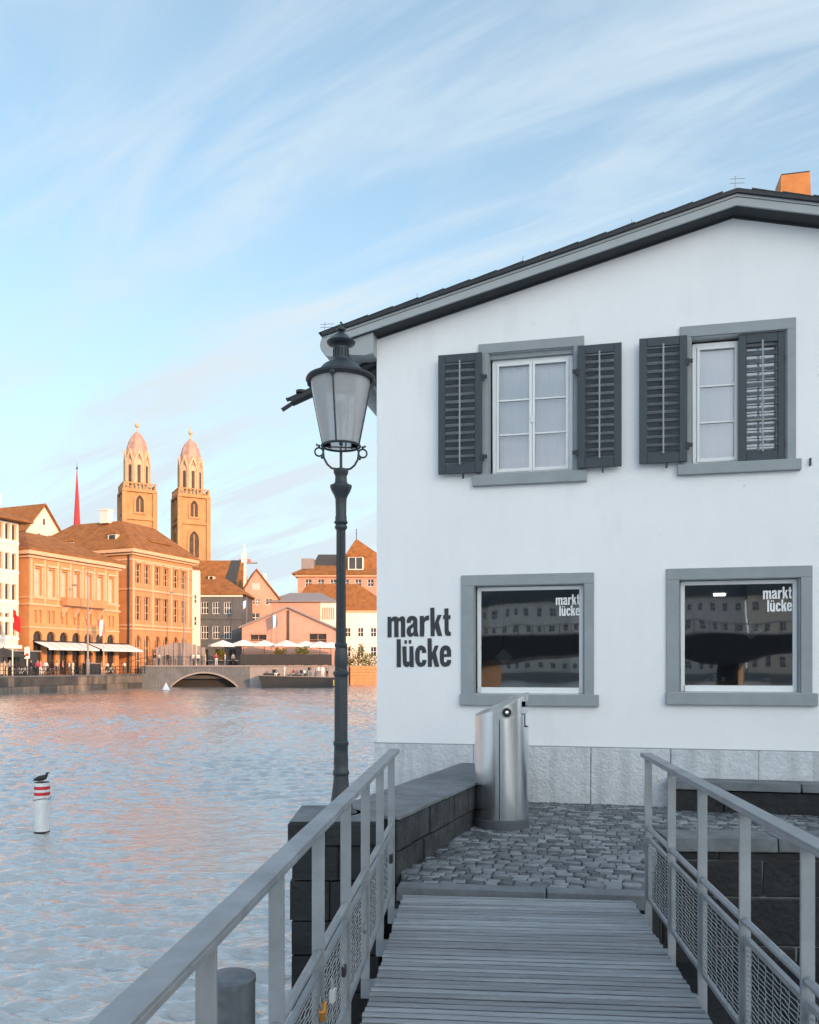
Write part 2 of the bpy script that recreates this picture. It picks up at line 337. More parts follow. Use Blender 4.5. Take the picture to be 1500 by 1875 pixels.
def waves():
    """rippled surface: a few dozen wave trains of all lengths, gathered in gusty patches; rows grow with distance"""
    nr, nc = 1150, 480; rs = np.random.RandomState(4)
    Y = 1.2 * (140 / 1.2) ** (np.arange(nr) / (nr - 1)); A = np.linspace(-0.80, 0.50, nc)
    X = A[None, :] * (Y[:, None] + 2.5); Yg = np.repeat(Y[:, None], nc, 1); Z = np.zeros_like(X)
    gust = 0.75 + 0.35 * np.sin(X * .21 + Yg * .09 + 1) * np.sin(Yg * .31 - X * .07) + .2 * np.sin(X * .9 + Yg * .43 + 2)
    for i in range(90):
        lam = 0.12 * (0.72 / 0.12) ** (rs.rand() ** 1.1); th = rs.normal(0, 0.50); k_ = 2 * np.pi / lam; ph = rs.rand() * 6.28
        arg = k_ * (X * np.sin(th) + Yg * np.cos(th)) + ph + 0.9 * np.sin(X * .6 / lam ** .5 + i) + .6 * np.sin(Yg * .37 / lam ** .5 + 2 * i)
        Z += 0.0077 * lam * np.sin(arg + .6 * np.cos(arg))
    Z = Z * gust; sg = Z.std(); Z = Z + 0.11 * np.clip(Z, -2.2 * sg, 2.2 * sg) ** 2 / sg
    v = np.stack([X, Yg, WATER + Z], -1).reshape(-1, 3).astype(np.float32); me = bpy.data.meshes.new('river')
    i = np.arange(nr - 1)[:, None] * nc + np.arange(nc - 1)[None, :]; q = np.stack([i, i + 1, i + nc + 1, i + nc], -1).reshape(-1, 4)
    me.vertices.add(len(v)); me.vertices.foreach_set('co', v.ravel()); me.loops.add(q.size); me.loops.foreach_set('vertex_index', q.ravel().astype(np.int32))
    me.polygons.add(len(q)); me.polygons.foreach_set('loop_start', np.arange(len(q), dtype=np.int32) * 4); me.polygons.foreach_set('use_smooth', np.ones(len(q), dtype=bool))
    me.materials.append(M_water); me.update(); me.validate(); return me
tag(obj('river', waves()), 'grey blue rippled river between the quays', 'river', kind='structure')
b = MB(); b.add([(-700, -500, WATER - .12), (700, -500, WATER - .12), (700, 140, WATER - .12), (-700, 140, WATER - .12)], [(0, 1, 2, 3)])
tag(b.build('river_beyond', M_water2), 'flat river surface beyond the rippled reach', 'river', kind='structure')
b = MB(); b.add([(-2500, -2500, -3.2), (2500, -2500, -3.2), (2500, 2500, -3.2), (-2500, 2500, -3.2)], [(0, 1, 2, 3)])
tag(b.build('ground', M_bed), 'ground under the river and the city', 'ground', kind='structure')

# far bank: low quay on the left, raised terrace on the right
QL = [(-62, 0.0), (-41.3, 84.3), (-36.9, 98.9), (-35.6, 109.0)]
b = MB(); b.prism([(-400, 0), (-62.6, 0)] + [(x - 0.6, y) for x, y in QL[1:]] + [(-36, 112), (-36, 420), (-400, 420)], -3.0, 0.55)
tag(b.build('far_quay', M_land), 'paved low quay along the far bank', 'quay', kind='structure')
b = MB(); b.prism([(-35.9, 113.4), (-9.6, 116.9), (-9.6, 131), (60, 139), (60, 420), (-35.9, 420)], -3.0, 1.70)
tag(b.build('far_terrace', M_land), 'raised paved terrace above the arched wall on the far bank', 'terrace', kind='structure')

# ------------------------------------------------------------------ masonry and cobbles of the island
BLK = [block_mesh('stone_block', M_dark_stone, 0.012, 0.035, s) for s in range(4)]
BLP = [block_mesh('stone_block', M_parapet_stone, 0.012, 0.03, s) for s in range(4)]
COP = [block_mesh('coping_slab', M_coping, 0.006, 0.03, s) for s in range(4)]
def masonry(parent, P0, P1, levels, length, thick, meshes, name='stone_block', gap=0.014, seed=1, proud=0.012, inv=None):
    """courses of single stones along P0-P1; their outer face lies on the line, outward is to the right of P0->P1"""
    rnd = random.Random(seed); P0 = Vector(P0); P1 = Vector(P1); d = P1 - P0; L = d.length; d.normalize(); n = Vector((d.y, -d.x)); ang = math.atan2(d.y, d.x)
    for i in range(len(levels) - 1):
        z0, z1 = levels[i], levels[i + 1]; s = -rnd.uniform(0, length * 0.6)
        while s < L:
            e = s + length * rnd.uniform(0.75, 1.35); a = max(s, 0); c = min(e, L); s = e
            if c - a < 0.08: continue
            mid = P0 + d * ((a + c) / 2) - n * (thick / 2 - rnd.uniform(-proud, proud))
            o = obj(name, rnd.choice(meshes), parent, (mid.x, mid.y, (z0 + z1) / 2), ang, (c - a - gap, thick, z1 - z0 - gap))
PLAT = [(-0.12, 5.93), (1.62, 5.70), (2.06, 7.66), (9.6, 7.36), (9.6, 8.6), (7.2, 9.2), (1.0, 10.2), (1.26, 9.75), (-0.06, 6.34)]
b = MB(); b.prism([(-0.05, 5.97), (1.61, 5.74), (2.33, 7.67), (9.5, 7.388), (9.5, 8.6), (7.2, 9.2), (1.0, 10.2), (1.2, 9.7), (0.0, 6.4)], -2.9, -0.085)
plat = tag(b.build('quay_platform', M_mortar), 'cobbled quay platform of dark stone blocks at the end of the footbridge', 'quay', kind='structure')
LV = [-2.2, -1.75, -1.38, -1.01, -0.55, -0.21, 0.0]
masonry(plat, (1.64, 5.70), (2.36, 7.64), LV[:-1] + [-0.11], 0.8, 0.2, BLK, seed=3)
masonry(plat, (2.36, 7.64), (9.6, 7.36), LV[:-1] + [-0.13], 0.95, 0.2, BLK, seed=4)
masonry(plat, (-0.14, 5.94), (1.62, 5.70), LV[:-1] + [-0.11], 0.7, 0.2, BLK, seed=5)
masonry(plat, (1.72, 3.2), (9.6, 2.9), [-2.6, -1.14], 1.3, 4.75, BLK, 'basin_shade_block', gap=.02, seed=12, proud=.05)  # added dark apron that makes the basin read as shaded water
# coping along the water edge and the sill where the decking ends
masonry(plat, (2.37, 7.585), (9.6, 7.30), [-0.12, 0.018], 1.35, 0.40, COP, 'coping_slab', seed=6, proud=0.004)
masonry(plat, (-0.10, 5.90), (1.66, 5.67), [-0.10, 0.014], 0.9, 0.16, COP, 'coping_slab', seed=8, proud=0.002)

def inside(p, poly):
    x, y = p; c = False; j = len(poly) - 1
    for i in range(len(poly)):
        if (poly[i][1] > y) != (poly[j][1] > y) and x < (poly[j][0] - poly[i][0]) * (y - poly[i][1]) / (poly[j][1] - poly[i][1]) + poly[i][0]: c = not c
        j = i
    return c
COBP = [(-0.02, 6.10), (1.64, 5.86), (2.31, 7.66), (2.36, 8.02), (8.6, 7.75), (8.6, 8.45), (1.2, 10.0), (-0.02, 6.4)]
cob_mesh = []
for k in range(8):
    rnd = random.Random(k); bb = MB().box(-.5, .5, -.5, .5, -.5, .5); me = bb.mesh('cobble', M_cobble[k % 4]); bevel_mesh(me, 0.10, 2)
    for v in me.vertices: v.co += Vector((rnd.uniform(-.07, .07), rnd.uniform(-.07, .07), rnd.uniform(-.04, .04)))
    for p in me.polygons: p.use_smooth = True
    cob_mesh.append(me)
WANG = math.atan(0.217); cu = Vector((math.cos(WANG), -math.sin(WANG))); cv = Vector((math.sin(WANG), math.cos(WANG)))
rnd = random.Random(11); cobs = []
v = 3.2
while v < 11:
    rowh = rnd.uniform(0.066, 0.088); u = -2.5 + rnd.uniform(0, 0.1)
    while u < 10:
        w = rnd.uniform(0.085, 0.155); c = cu * (u + w / 2) + cv * (v + rowh / 2 + 0.012 * math.sin(u * 3)); u += w
        if inside(c, COBP): cobs.append((c.length, c.x, c.y, w - 0.009, rowh - 0.009, rnd.uniform(-0.006, 0.0), rnd.randrange(8), rnd.uniform(-0.08, 0.08)))
    v += rowh
cobs.sort(); far_c = MB()
for i, (_, x, y, w, h, dz, k, a) in enumerate(cobs):
    if i < 298:
        o = obj('cobble', cob_mesh[k], plat, (x, y, -0.047 + dz), -WANG + a, (w, h, 0.10)); o.rotation_euler[0] = rnd.uniform(-.025, .025); o.rotation_euler[1] = rnd.uniform(-.025, .025)
    else:
        T = Matrix.Translation((x, y, -0.045 + dz)) @ Matrix.Rotation(-WANG + a, 4, 'Z') @ Matrix.Diagonal((w, h, 0.10, 1))
        me = cob_mesh[k]; far_c.add([T @ q.co for q in me.vertices], [tuple(p.vertices) for p in me.polygons], k % 4)
tag(far_c.build('cobbles_beyond', M_cobble, plat), 'grey cobblestones set further from the footbridge', kind='stuff')

# parapet wall with its coping and the lamp pedestal
b = MB(); b.prism([(-0.02, 6.04), (1.62, 5.82), (2.33, 7.66), (2.33, 7.96), (8.6, 7.70), (8.6, 8.5), (1.2, 10.0), (-0.02, 6.4)], -.08, -.010); b.build('joint_sand', M_joint, plat)
par = thing('quay_parapet', 'low stained stone parapet running from the lamp pedestal to the white house', 'parapet', (0, 0, 0))
b = MB(); b.prism([(-0.10, 6.42), (1.18, 9.68), (0.68, 9.90), (-0.62, 6.66)], -2.8, 0.40); b.build('core', M_mortar, par)
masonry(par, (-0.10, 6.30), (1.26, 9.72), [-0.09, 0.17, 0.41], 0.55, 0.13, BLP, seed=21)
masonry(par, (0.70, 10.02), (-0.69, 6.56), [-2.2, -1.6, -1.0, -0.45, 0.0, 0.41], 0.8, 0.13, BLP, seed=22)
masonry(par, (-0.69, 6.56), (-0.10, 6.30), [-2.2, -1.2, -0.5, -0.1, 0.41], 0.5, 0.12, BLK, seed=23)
masonry(par, (-0.075, 6.29), (1.26, 9.66), [0.412, 0.447], 1.25, 0.66, COP, 'coping_slab', seed=24, proud=0.004, gap=0.01)
ped = thing('lamp_pedestal', 'dark stone pedestal rising from the water under the street lamp', 'pedestal', (-0.55, 6.36, WATER - 0.6))
pz = lambda z: z - (WATER - 0.6)
b = MB(); b.box(-.26, .26, -.26, .26, 0, pz(0.30)); b.build('core', M_mortar, ped)
lv = [pz(z) for z in (-1.85, -1.2, -0.80, -0.53, -0.28, 0.02, 0.28)]
for (p0, p1, sd) in (((-.32, -.33), (.32, -.33), 1), ((.32, -.33), (.32, .32), 2), ((-.32, .32), (-.32, -.33), 3), ((.32, .32), (-.32, .32), 4)):
    masonry(ped, p0, p1, lv, 0.42, 0.10, BLK, seed=30 + sd)
b = MB().box(-.345, .345, -.355, .345, pz(0.275), pz(0.452)); b.build('cap', M_dark_stone, ped, bevel=0.015)
b = MB().box(-.33, .33, -.34, .33, pz(0.4525), pz(0.465)); b.build('cap_top', M_coping, ped, bevel=0.005)
# ------------------------------------------------------------------ the white house (local x along its gable wall, y into it)
house = thing('white_house', 'white plastered gable house with dark louvred shutters and grey stone window surrounds', 'house', (-0.404, 10.1, 0), -WANG)
def Wp(px, py):
    a = (px - 750) / 1500; Y = 10.0125 / (1 + 0.217 * a); X = a * Y
    return (X + 0.404) / math.cos(WANG), CAM_Z + (1220 - py) / 1500 * Y
HW = 8.28; APEX = 4.14; SL = 0.245; ZT = 6.83                       # width, ridge position, roof slope, ridge height at the front
def roof_z(u): return ZT - SL * abs(u - APEX)
def wrect(l, r, t, b_):
    """rectangle on the wall from its left / right pixel and the top / bottom pixel at the left edge"""
    u0, z1 = Wp(l, t); u1 = Wp(r, t)[0]; z0 = Wp(l, b_)[1]; return u0, u1, z0, z1
WIN = {'ul': dict(o=wrect(877, 1070, 632, 872), h=wrect(895.5, 1051, 648, 871), s=wrect(866, 1075, 871, 892)),
       'ur': dict(o=wrect(1245, 1457, 600, 853), h=wrect(1265, 1441, 618, 852), s=wrect(1240, 1466, 852, 872)),
       'sl': dict(o=wrect(845, 1088, 1054, 1271), h=wrect(868, 1070, 1073, 1270), s=wrect(843, 1097, 1270, 1291)),
       'sr': dict(o=wrect(1220, 1487, 1042, 1268), h=wrect(1243, 1466, 1062, 1267), s=wrect(1219, 1496, 1267, 1290))}
b = MB()
holes = [w['h'] for w in WIN.values()]
b.wall(HW, 0.60, 5.55, holes, 0.16)
n = 24; us = [HW * i / n for i in range(n + 1)]
for i in range(n):
    zz0 = roof_z(us[i]) - 0.13; zz1 = roof_z(us[i + 1]) - 0.13
    b.add([(us[i], 0, 5.55), (us[i + 1], 0, 5.55), (us[i + 1], 0, zz1), (us[i], 0, zz0)], [(0, 1, 2, 3)])
b.add([(0, 10, -0.6), (0, 0, -0.6), (0, 0, 5.7), (0, 10, 5.7)], [(0, 1, 2, 3)])
b.add([(HW, 0, -0.6), (HW, 10, -0.6), (HW, 10, 5.7), (HW, 0, 5.7)], [(0, 1, 2, 3)])
b.add([(HW, 10, -0.6), (0, 10, -0.6), (0, 10, 5.7), (APEX, 10, 6.7), (HW, 10, 5.7)], [(0, 1, 2, 3, 4)])
b.build('wall', M_plaster, house)
# rooms behind the panes
M_room = mat('dim_room_walls', (0.30, 0.31, 0.32), 0.9, bump=0)
for nm, z0, z1 in (('shop_interior', 0.45, 2.85), ('upper_interior', 2.95, 5.5)):
    b = MB(); x0, x1, y0, y1 = 0.12, HW - 0.12, 0.165, 6.0
    b.add([(x, y, z) for z in (z0, z1) for y in (y0, y1) for x in (x0, x1)], [(0, 1, 3, 2), (4, 6, 7, 5), (2, 3, 7, 6), (0, 2, 6, 4), (1, 5, 7, 3)])
    b.build(nm, M_room, house)
# plinth slabs
edges = [-0.02] + [Wp(p, 1400)[0] for p in (868, 1082, 1228, 1388)] + [6.6, 8.3]
PLM = [block_mesh('plinth_slab', M_plinth, 0.003, 0.012, s) for s in range(3)]
for i in range(len(edges) - 1):
    a, c = edges[i], edges[i + 1]
    obj('plinth_slab', PLM[i % 3], house, ((a + c) / 2, 0.075, 0.27), 0, (c - a - 0.007, 0.24, 0.765))
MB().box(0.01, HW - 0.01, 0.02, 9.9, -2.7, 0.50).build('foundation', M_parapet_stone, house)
b = MB().box(-0.025, HW, -0.036, 0.02, 0.650, 0.664); b.build('plinth_ledge', M_stone_trim, house)

M_pane = glass_mat('window_glass', (0.90, 0.93, 0.96), 3.0, wob=0.05)
M_pane_up = glass_mat('old_window_glass', (0.95, 0.97, 1.0), 1.95, wob=0.10)
M_blind = mat('white_curtain', (0.90, 0.91, 0.92), 0.9, var=0.03, scale=1.5, bump=0)
def surround(name, w, label):
    """stone surround built as lintel and jambs, with the sill, frame and panes as its sub-parts"""
    o, h, s = w['o'], w['h'], w['s']; b = MB(); p0, p1 = -0.028, 0.05
    b.box(o[0], o[1], p0, p1, h[3], o[3]); b.box(o[0], h[0], p0 + .001, p1, o[2], h[3]); b.box(h[1], o[1], p0 + .001, p1, o[2], h[3])
    b.box(h[0], h[0] + 0.012, p0 + 0.02, 0.15, h[2], h[3]); b.box(h[1] - 0.012, h[1], p0 + 0.02, 0.15, h[2], h[3])
    win = b.build(name, M_stone_trim, house, bevel=0.004); tag(win, label)
    MB().box(s[0], s[1], -0.062, 0.15, s[2], s[3] - 0.002).build('sill', M_stone_trim, win, bevel=0.006)
    return win
def glazing(win, u0, u1, z0, z1, cols, rows, y, blind):
    fw = 0.045; b = MB()
    b.box(u0, u1, y, y + .05, z1 - fw, z1); b.box(u0, u1, y, y + .05, z0, z0 + fw * 1.25); b.box(u0, u0 + fw, y, y + .05, z0 + fw, z1 - fw); b.box(u1 - fw, u1, y, y + .05, z0 + fw, z1 - fw)
    b.build('frame', M_white_paint, win, bevel=0.004)
    n = cols; cw = (u1 - u0 - 2 * fw) / n
    for c in range(n):
        a = u0 + fw + c * cw; e = a + cw; lw = 0.034; yy = y - 0.012
        b = MB(); b.box(a + .002, a + lw, yy, yy + .045, z0 + fw, z1 - fw); b.box(e - lw, e - .002, yy, yy + .045, z0 + fw, z1 - fw)
        b.box(a + lw, e - lw, yy, yy + .045, z1 - fw - lw, z1 - fw); b.box(a + lw, e - lw, yy, yy + .045, z0 + fw, z0 + fw + lw * 1.2)
        if n > 1: b.build('sash', M_white_paint, win, bevel=0.003)
        zz0, zz1 = z0 + fw + lw, z1 - fw - lw; rh = (zz1 - zz0) / rows
        if n == 1: a -= lw; e += lw; zz0 -= lw; zz1 += lw; rh = zz1 - zz0
        for r in range(rows):
            MB().box(a + lw, e - lw, y + .018, y + .022, zz0 + r * rh, zz0 + (r + 1) * rh).build('pane', M_pane_up if blind else M_pane, win)
            if r: MB().box(a + lw, e - lw, y - .004, y + .017, zz0 + r * rh - .009, zz0 + r * rh + .009).build('glazing_bar', M_white_paint, win)
    if blind:                                                     # light curtain hanging in shallow folds
        b = MB(); n_ = 60; ph = u0 * 7
        for i in range(n_ + 1):
            x = u0 + .02 + (u1 - u0 - .04) * i / n_; yy = y + .08 + .006 * math.sin(i * .9 + ph) + .004 * math.sin(i * .37 + 2 * ph); b.v += [(x, yy, z0 + .02), (x, yy + .002, z1 - .02)]
        b.f = [(2 * i, 2 * i + 2, 2 * i + 3, 2 * i + 1) for i in range(n_)]; b.m = [0] * n_; b.build('curtain', M_blind, win, smooth=True)
w_ul = surround('window', WIN['ul'], 'upper window with two white casements between open shutters')
u0, u1, z0, z1 = WIN['ul']['h']; glazing(w_ul, u0 + .035, u1 - .013, z0 + .005, z1 - .06, 2, 3, 0.075, True)
MB().box(u0 + .012, u1 - .012, 0.03, 0.15, z1 - .06, z1 - .002).build('head_board', M_stone_trim, w_ul)
MB().box((u0 + u1) / 2 - .012 + .011, (u0 + u1) / 2 + .012 + .011, 0.045, 0.062, z0 + .62, z0 + .70).build('handle', M_white_paint, w_ul)
w_ur = surround('window', WIN['ur'], 'upper window with its right shutter pulled to')
u0, u1, z0, z1 = WIN['ur']['h']; glazing(w_ur, u0 + .03, u1 - .013, z0 + .005, z1 - .045, 2, 3, 0.085, True)
w_sl = surround('window', WIN['sl'], 'square shop window behind the litter bin')
u0, u1, z0, z1 = WIN['sl']['h']; glazing(w_sl, u0 + .03, u1 - .013, z0 + .005, z1 - .01, 1, 1, 0.085, False)
MB().box(u0 + .075, u1 - .058, 0.05, 0.083, z0 + .004, z0 + .075).build('bottom_rail', M_white_paint, w_sl, bevel=0.004)
w_sr = surround('window', WIN['sr'], 'wide shop window with a cracked sill')
u0, u1, z0, z1 = WIN['sr']['h']; glazing(w_sr, u0 + .03, u1 - .013, z0 + .005, z1 - .01, 1, 1, 0.085, False)
MB().box(u0 + .075, u1 - .058, 0.05, 0.083, z0 + .004, z0 + .075).build('bottom_rail', M_white_paint, w_sr, bevel=0.004)

def shutter(rect, y, tilt=0.0, lou=64, flipped=False, missing=(), hinge_right=True):
    u0, u1, z0, z1 = rect; w = u1 - u0; h = z1 - z0; st = 0.085; b = MB(); t = 0.032
    b.box(0, st, -t, 0, 0, h); b.box(w - st, w, -t, 0, 0, h); b.box(st, w - st, -t + .001, -.001, h - 0.10, h); b.box(st, w - st, -t + .001, -.001, 0, 0.115)
    sh = b.build('shutter', M_shutter, house, bevel=0.004)
    sh.location = (u0, y, z0); sh.rotation_euler = (0, 0, tilt)
    N = 13; zz = 0.118; p = (h - 0.10 - 0.118) / N
    sb = MB().box(0, w - 2 * st - .004, -0.034, 0.034, -0.004, 0.004); me = sb.mesh('slat', M_shutter_slat)
    for i in range(N):
        o = obj('slat', me, sh, (st + .002, -t / 2, zz + (i + .5) * p)); o.rotation_euler = (R(lou if i not in missing else 88), 0, 0)
    MB().box(w / 2 - .009, w / 2 + .009, -t - .028, -t - .014, 0.10, h - 0.085).build('tilt_bar', M_stone_trim, sh)
    for zc in (0.18, h - 0.30):
        hb = MB(); x = w if hinge_right else 0; hb.box(x - .02, x + .02, -t - .006, -.005, zc - .035, zc + .035); hb.box(x - .06 if not hinge_right else x, x if not hinge_right else x + .06, -.03, -.012, zc - .012, zc + .03)
        hb.build('hinge', M_iron, sh)
    MB().box(w * 0.55, w * .55 + .022, -.03, -.008, -0.06, 0.0).build('stay_pin', M_iron, sh)
    return sh
tag(shutter(wrect(805, 884.5, 656, 872), -0.066, R(0.5), missing=(9,)), 'open shutter with one closed slat')
shutter(wrect(1058, 1138, 639, 861), -0.066, R(-0.5), hinge_right=False)
shutter(wrect(1170, 1257, 626, 853), -0.066, R(0.5))
tag(shutter(wrect(1353, 1440, 613, 846), 0.035, 0, 14, hinge_right=True), 'shutter pulled across the right half of its window')
us, zs_ = Wp(1483.5, 846); MB().box(us - .008, us + .008, -.03, .01, zs_ - .04, zs_ + .04).build('wall_hook', M_iron, house)

# roof: sheet, fascia in two strips, soffit, side eave with its gutter
FO = -0.25; EU = -0.62; BACK = 10.4
rf = MB()
for sgn in (-1, 1):
    ue = APEX + sgn * (APEX - EU); z = roof_z(EU)
    A = [(APEX, FO - .03, ZT), (ue, FO - .03, z), (ue, BACK, z), (APEX, BACK, ZT)]
    Bt = [(x, y, q - 0.045) for x, y, q in A]
    rf.add(A + Bt, [(0, 1, 2, 3), (7, 6, 5, 4), (0, 4, 5, 1), (1, 5, 6, 2), (2, 6, 7, 3)])
roof = rf.build('roof', M_roof_dark, house)
def slope_strip(name, m, y0, y1, d0, d1, parent, ue=EU):
    for sgn in (-1, 1):
        e = APEX + sgn * (APEX - ue); b = MB()
        P = [(APEX, ZT - d0), (e, roof_z(ue) - d0), (e, roof_z(ue) - d1), (APEX, ZT - d1)]
        b.vprism(P, y0, y1); b.build(name, m, parent)
slope_strip('fascia_strip', M_fascia, FO, FO + .03, 0.0465, 0.075, roof)
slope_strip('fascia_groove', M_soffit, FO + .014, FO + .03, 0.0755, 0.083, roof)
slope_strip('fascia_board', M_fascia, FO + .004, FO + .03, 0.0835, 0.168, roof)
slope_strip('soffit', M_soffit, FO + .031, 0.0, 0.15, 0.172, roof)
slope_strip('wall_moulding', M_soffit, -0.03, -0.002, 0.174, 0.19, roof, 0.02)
# tile ends along the verge
for sgn in (-1, 1):
    for i in range(15):
        d = 0.15 + i * 0.31; u = APEX + sgn * d
        if u < EU + .1 or u > 8.6: continue
        b = MB(); P = [(0, 0), (-sgn * .0, .016), (sgn * .31, .016 - .31 * SL - .012), (sgn * .31, -.31 * SL - .002)]
        b.vprism(P, FO - .034, FO + .25); o = b.build('verge_tile', M_roof_dark, roof); o.location = (u, 0, roof_z(u) + .001)
# eave on the river side
b = MB(); prof = []
gut = MB(); K = 20; rr = 0.15
for s_, y in ((0, FO), (1, BACK)):
    for k in range(K + 1):
        a = math.pi * 0.80 + math.pi * 1.4 * k / K; gut.v.append((EU + 0.12 + rr * math.cos(a), y, roof_z(EU) - 0.145 + rr * 1.0 * math.sin(a)))
for k in range(K): gut.f.append((k, k + 1, K + 1 + k + 1, K + 1 + k)); gut.m.append(0)
gut.f.append(tuple(range(K, -1, -1))); gut.m.append(0)
gut.f.append((0, K, 2 * K + 1, K + 1)); gut.m.append(0)
gut.build('gutter', M_fascia, house, smooth=True)
b = MB(); z_ = roof_z(EU) - .07
b.vprism([(-0.42, z_ + .03), (0.0, z_ + .11), (0.0, z_ - .20), (-0.10, z_ - .22), (-0.28, z_ - .20), (-0.40, z_ - .12)], FO + .06, 10.0); b.build('boxed_eave', M_fascia, house)
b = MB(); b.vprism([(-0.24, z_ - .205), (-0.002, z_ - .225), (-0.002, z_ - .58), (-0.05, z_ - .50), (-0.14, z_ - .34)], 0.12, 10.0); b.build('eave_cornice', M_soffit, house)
# rainwater spout held by a wire
p0 = Vector((0.02, 0.14, 5.42)); p1 = Vector((-1.22, -0.06, 4.87)); b = MB(); b.tube([p0, p0.lerp(p1, .9)], 0.062, 12)
spout = b.build('rain_spout', M_iron, house, smooth=True)
d = (p1 - p0).normalized(); q = p0.lerp(p1, .9); side = Vector((0, 1, 0)); upv = Vector((0.42, 0, 0.9))
b = MB()
for s_ in (-1, 1):
    b.bar(q - d * .03 + upv * (.035 * s_), q + d * .10 + upv * (.07 * s_), .09, .02)
b.build('spout_lip', M_iron, spout)
b = MB(); b.tube([p0.lerp(p1, .62) + Vector((0, 0, .06)), Vector((EU + .12, 0.0, roof_z(EU) - .20))], .005, 5); b.tube([p0.lerp(p1, .8) + Vector((0, 0, .05)), p0.lerp(p1, .8) + Vector((0, 0, .08))], .07, 10); b.build('stay_wire', M_iron, spout)
# bird and lightning rods on the verge
for px, h_ in ((-0.60, .13), (0.55, .09), (1.80, .10), (3.02, .09), (4.12, .16)):
    b = MB(); z = roof_z(px); b.tube([(px, FO + .02, z), (px + .01, FO + .02, z + h_)], .0035, 5)
    if h_ >= .12:
        for k in (0.55, .85): b.tube([(px - .05, FO + .02, z + h_ * k), (px + .11, FO + .06, z + h_ * k + .01)], .003, 4)
    b.build('verge_rod', M_galv, roof)
# copper clad chimney catching the sun above the ridge
M_copper = mat('copper_cladding', (0.50, 0.215, 0.06), 0.65, var=0.2, scale=4, bump=0.15, streak=0.1)
cx, cy = 4.14 + 0.93, 1.35; b = MB()
Pb = [(cx - .205, cy - .19), (cx + .205, cy - .19), (cx + .205, cy + .2), (cx - .205, cy + .2)]
Pt = [(cx + (x - cx) * .82, cy + (y - cy) * .82) for x, y in Pb]
b.add([(x, y, 6.3) for x, y in Pb] + [(x, y, 7.73) for x, y in Pt], [(0, 1, 5, 4), (1, 2, 6, 5), (2, 3, 7, 6), (3, 0, 4, 7), (4, 5, 6, 7)])
ch = b.build('chimney', M_copper, house)
b = MB(); b.box(cx - .165, cx + .165, cy - .15, cy + .18, 7.73, 7.75); b.build('chimney_cap', M_roof_dark, ch)
b = MB(); b.box(cx - .26, cx + .30, cy - .25, cy + .3, roof_z(cx) - .02, roof_z(cx) + .05); b.build('flashing', M_copper, ch)

# ------------------------------------------------------------------ lettering
G = {
 'm': [[(145,717),(145,345),(210,345),(213,380),(240,348),(290,338),(335,352),(350,380),(380,348),(425,335),(462,355),(472,400),(472,714),(395,715),(392,445),(380,422),(360,425),(348,445),(348,716),(270,717),(268,445),(257,422),(236,425),(222,445),(219,717)]],
 'a': [[(500,460),(502,400),(530,352),(585,332),(640,338),(680,365),(695,410),(697,600),(718,702),(640,705),(630,680),(600,705),(560,712),(520,690),(500,640),(500,580),(520,535),(560,505),(600,480),(620,450),(618,420),(600,408),(580,422),(572,460)], [(626,535),(595,550),(575,585),(575,625),(590,648),(615,632),(627,600)]],
 'r': [[(740,707),(740,338),(810,335),(815,378),(845,342),(880,332),(910,332),(910,412),(850,425),(826,450),(820,706)]],
 'k': [[(940,703),(930,195),(1005,190),(1010,470),(1065,325),(1138,322),(1085,455),(1148,700),(1068,701),(1024,562),(1010,590),(1010,702)]],
 't': [[(1185,215),(1260,205),(1262,330),(1298,330),(1298,400),(1262,402),(1265,600),(1280,628),(1303,628),(1303,700),(1240,700),(1205,680),(1192,630),(1190,402),(1165,400),(1165,330),(1188,330)]],
 'l': [[(315,1256),(315,752),(390,750),(393,1255)]],
 'u_umlaut': [[(418,882),(495,880),(500,1140),(517,1162),(540,1156),(550,1135),(550,880),(622,878),(630,1255),(560,1257),(555,1225),(520,1255),(470,1250),(438,1215),(428,1160)], [(458,770),(503,770),(503,835),(458,835)], [(538,768),(582,768),(582,833),(538,833)]],
 'c': [[(858,1000),(785,1000),(780,960),(757,944),(738,965),(735,1130),(745,1165),(765,1174),(785,1157),(787,1125),(858,1125),(855,1180),(825,1230),(770,1252),(710,1240),(670,1190),(655,1120),(655,980),(680,910),(730,868),(780,866),(830,895),(855,950)]],
 'k2': [[(890,1251),(880,740),(955,738),(960,1010),(1015,870),(1085,868),(1035,1000),(1095,1248),(1015,1250),(974,1102),(960,1130),(960,1250)]],
 'e': [[(1308,1072),(1180,1074),(1178,1130),(1187,1165),(1210,1172),(1232,1152),(1235,1125),(1308,1125),(1305,1180),(1275,1230),(1210,1252),(1150,1236),(1115,1190),(1103,1120),(1103,980),(1125,910),(1175,870),(1230,866),(1280,895),(1308,960)], [(1180,1022),(1182,970),(1206,950),(1230,970),(1232,1022)]]}
dg = bpy.context.evaluated_depsgraph_get()
def letters(root, fn, m, depth):
    for g, loops in G.items():
        cu_ = bpy.data.curves.new('letter', 'CURVE'); cu_.dimensions = '2D'; cu_.fill_mode = 'BOTH'; cu_.extrude = depth
        for lp in loops:
            s = cu_.splines.new('POLY'); s.points.add(len(lp) - 1); s.use_cyclic_u = True
            for q, (x, y) in zip(s.points, lp): a = fn(x, y); q.co = (a[0], a[1], 0, 1)
        t = bpy.data.objects.new('tmp', cu_); C.objects.link(t); bpy.context.view_layer.update()
        me = bpy.data.meshes.new_from_object(t.evaluated_get(bpy.context.evaluated_depsgraph_get())); bpy.data.objects.remove(t); bpy.data.curves.remove(cu_)
        me.transform(Matrix.Rotation(R(90), 4, 'X')); me.materials.clear(); me.materials.append(m)
        obj('letter_' + g[0], me, root)
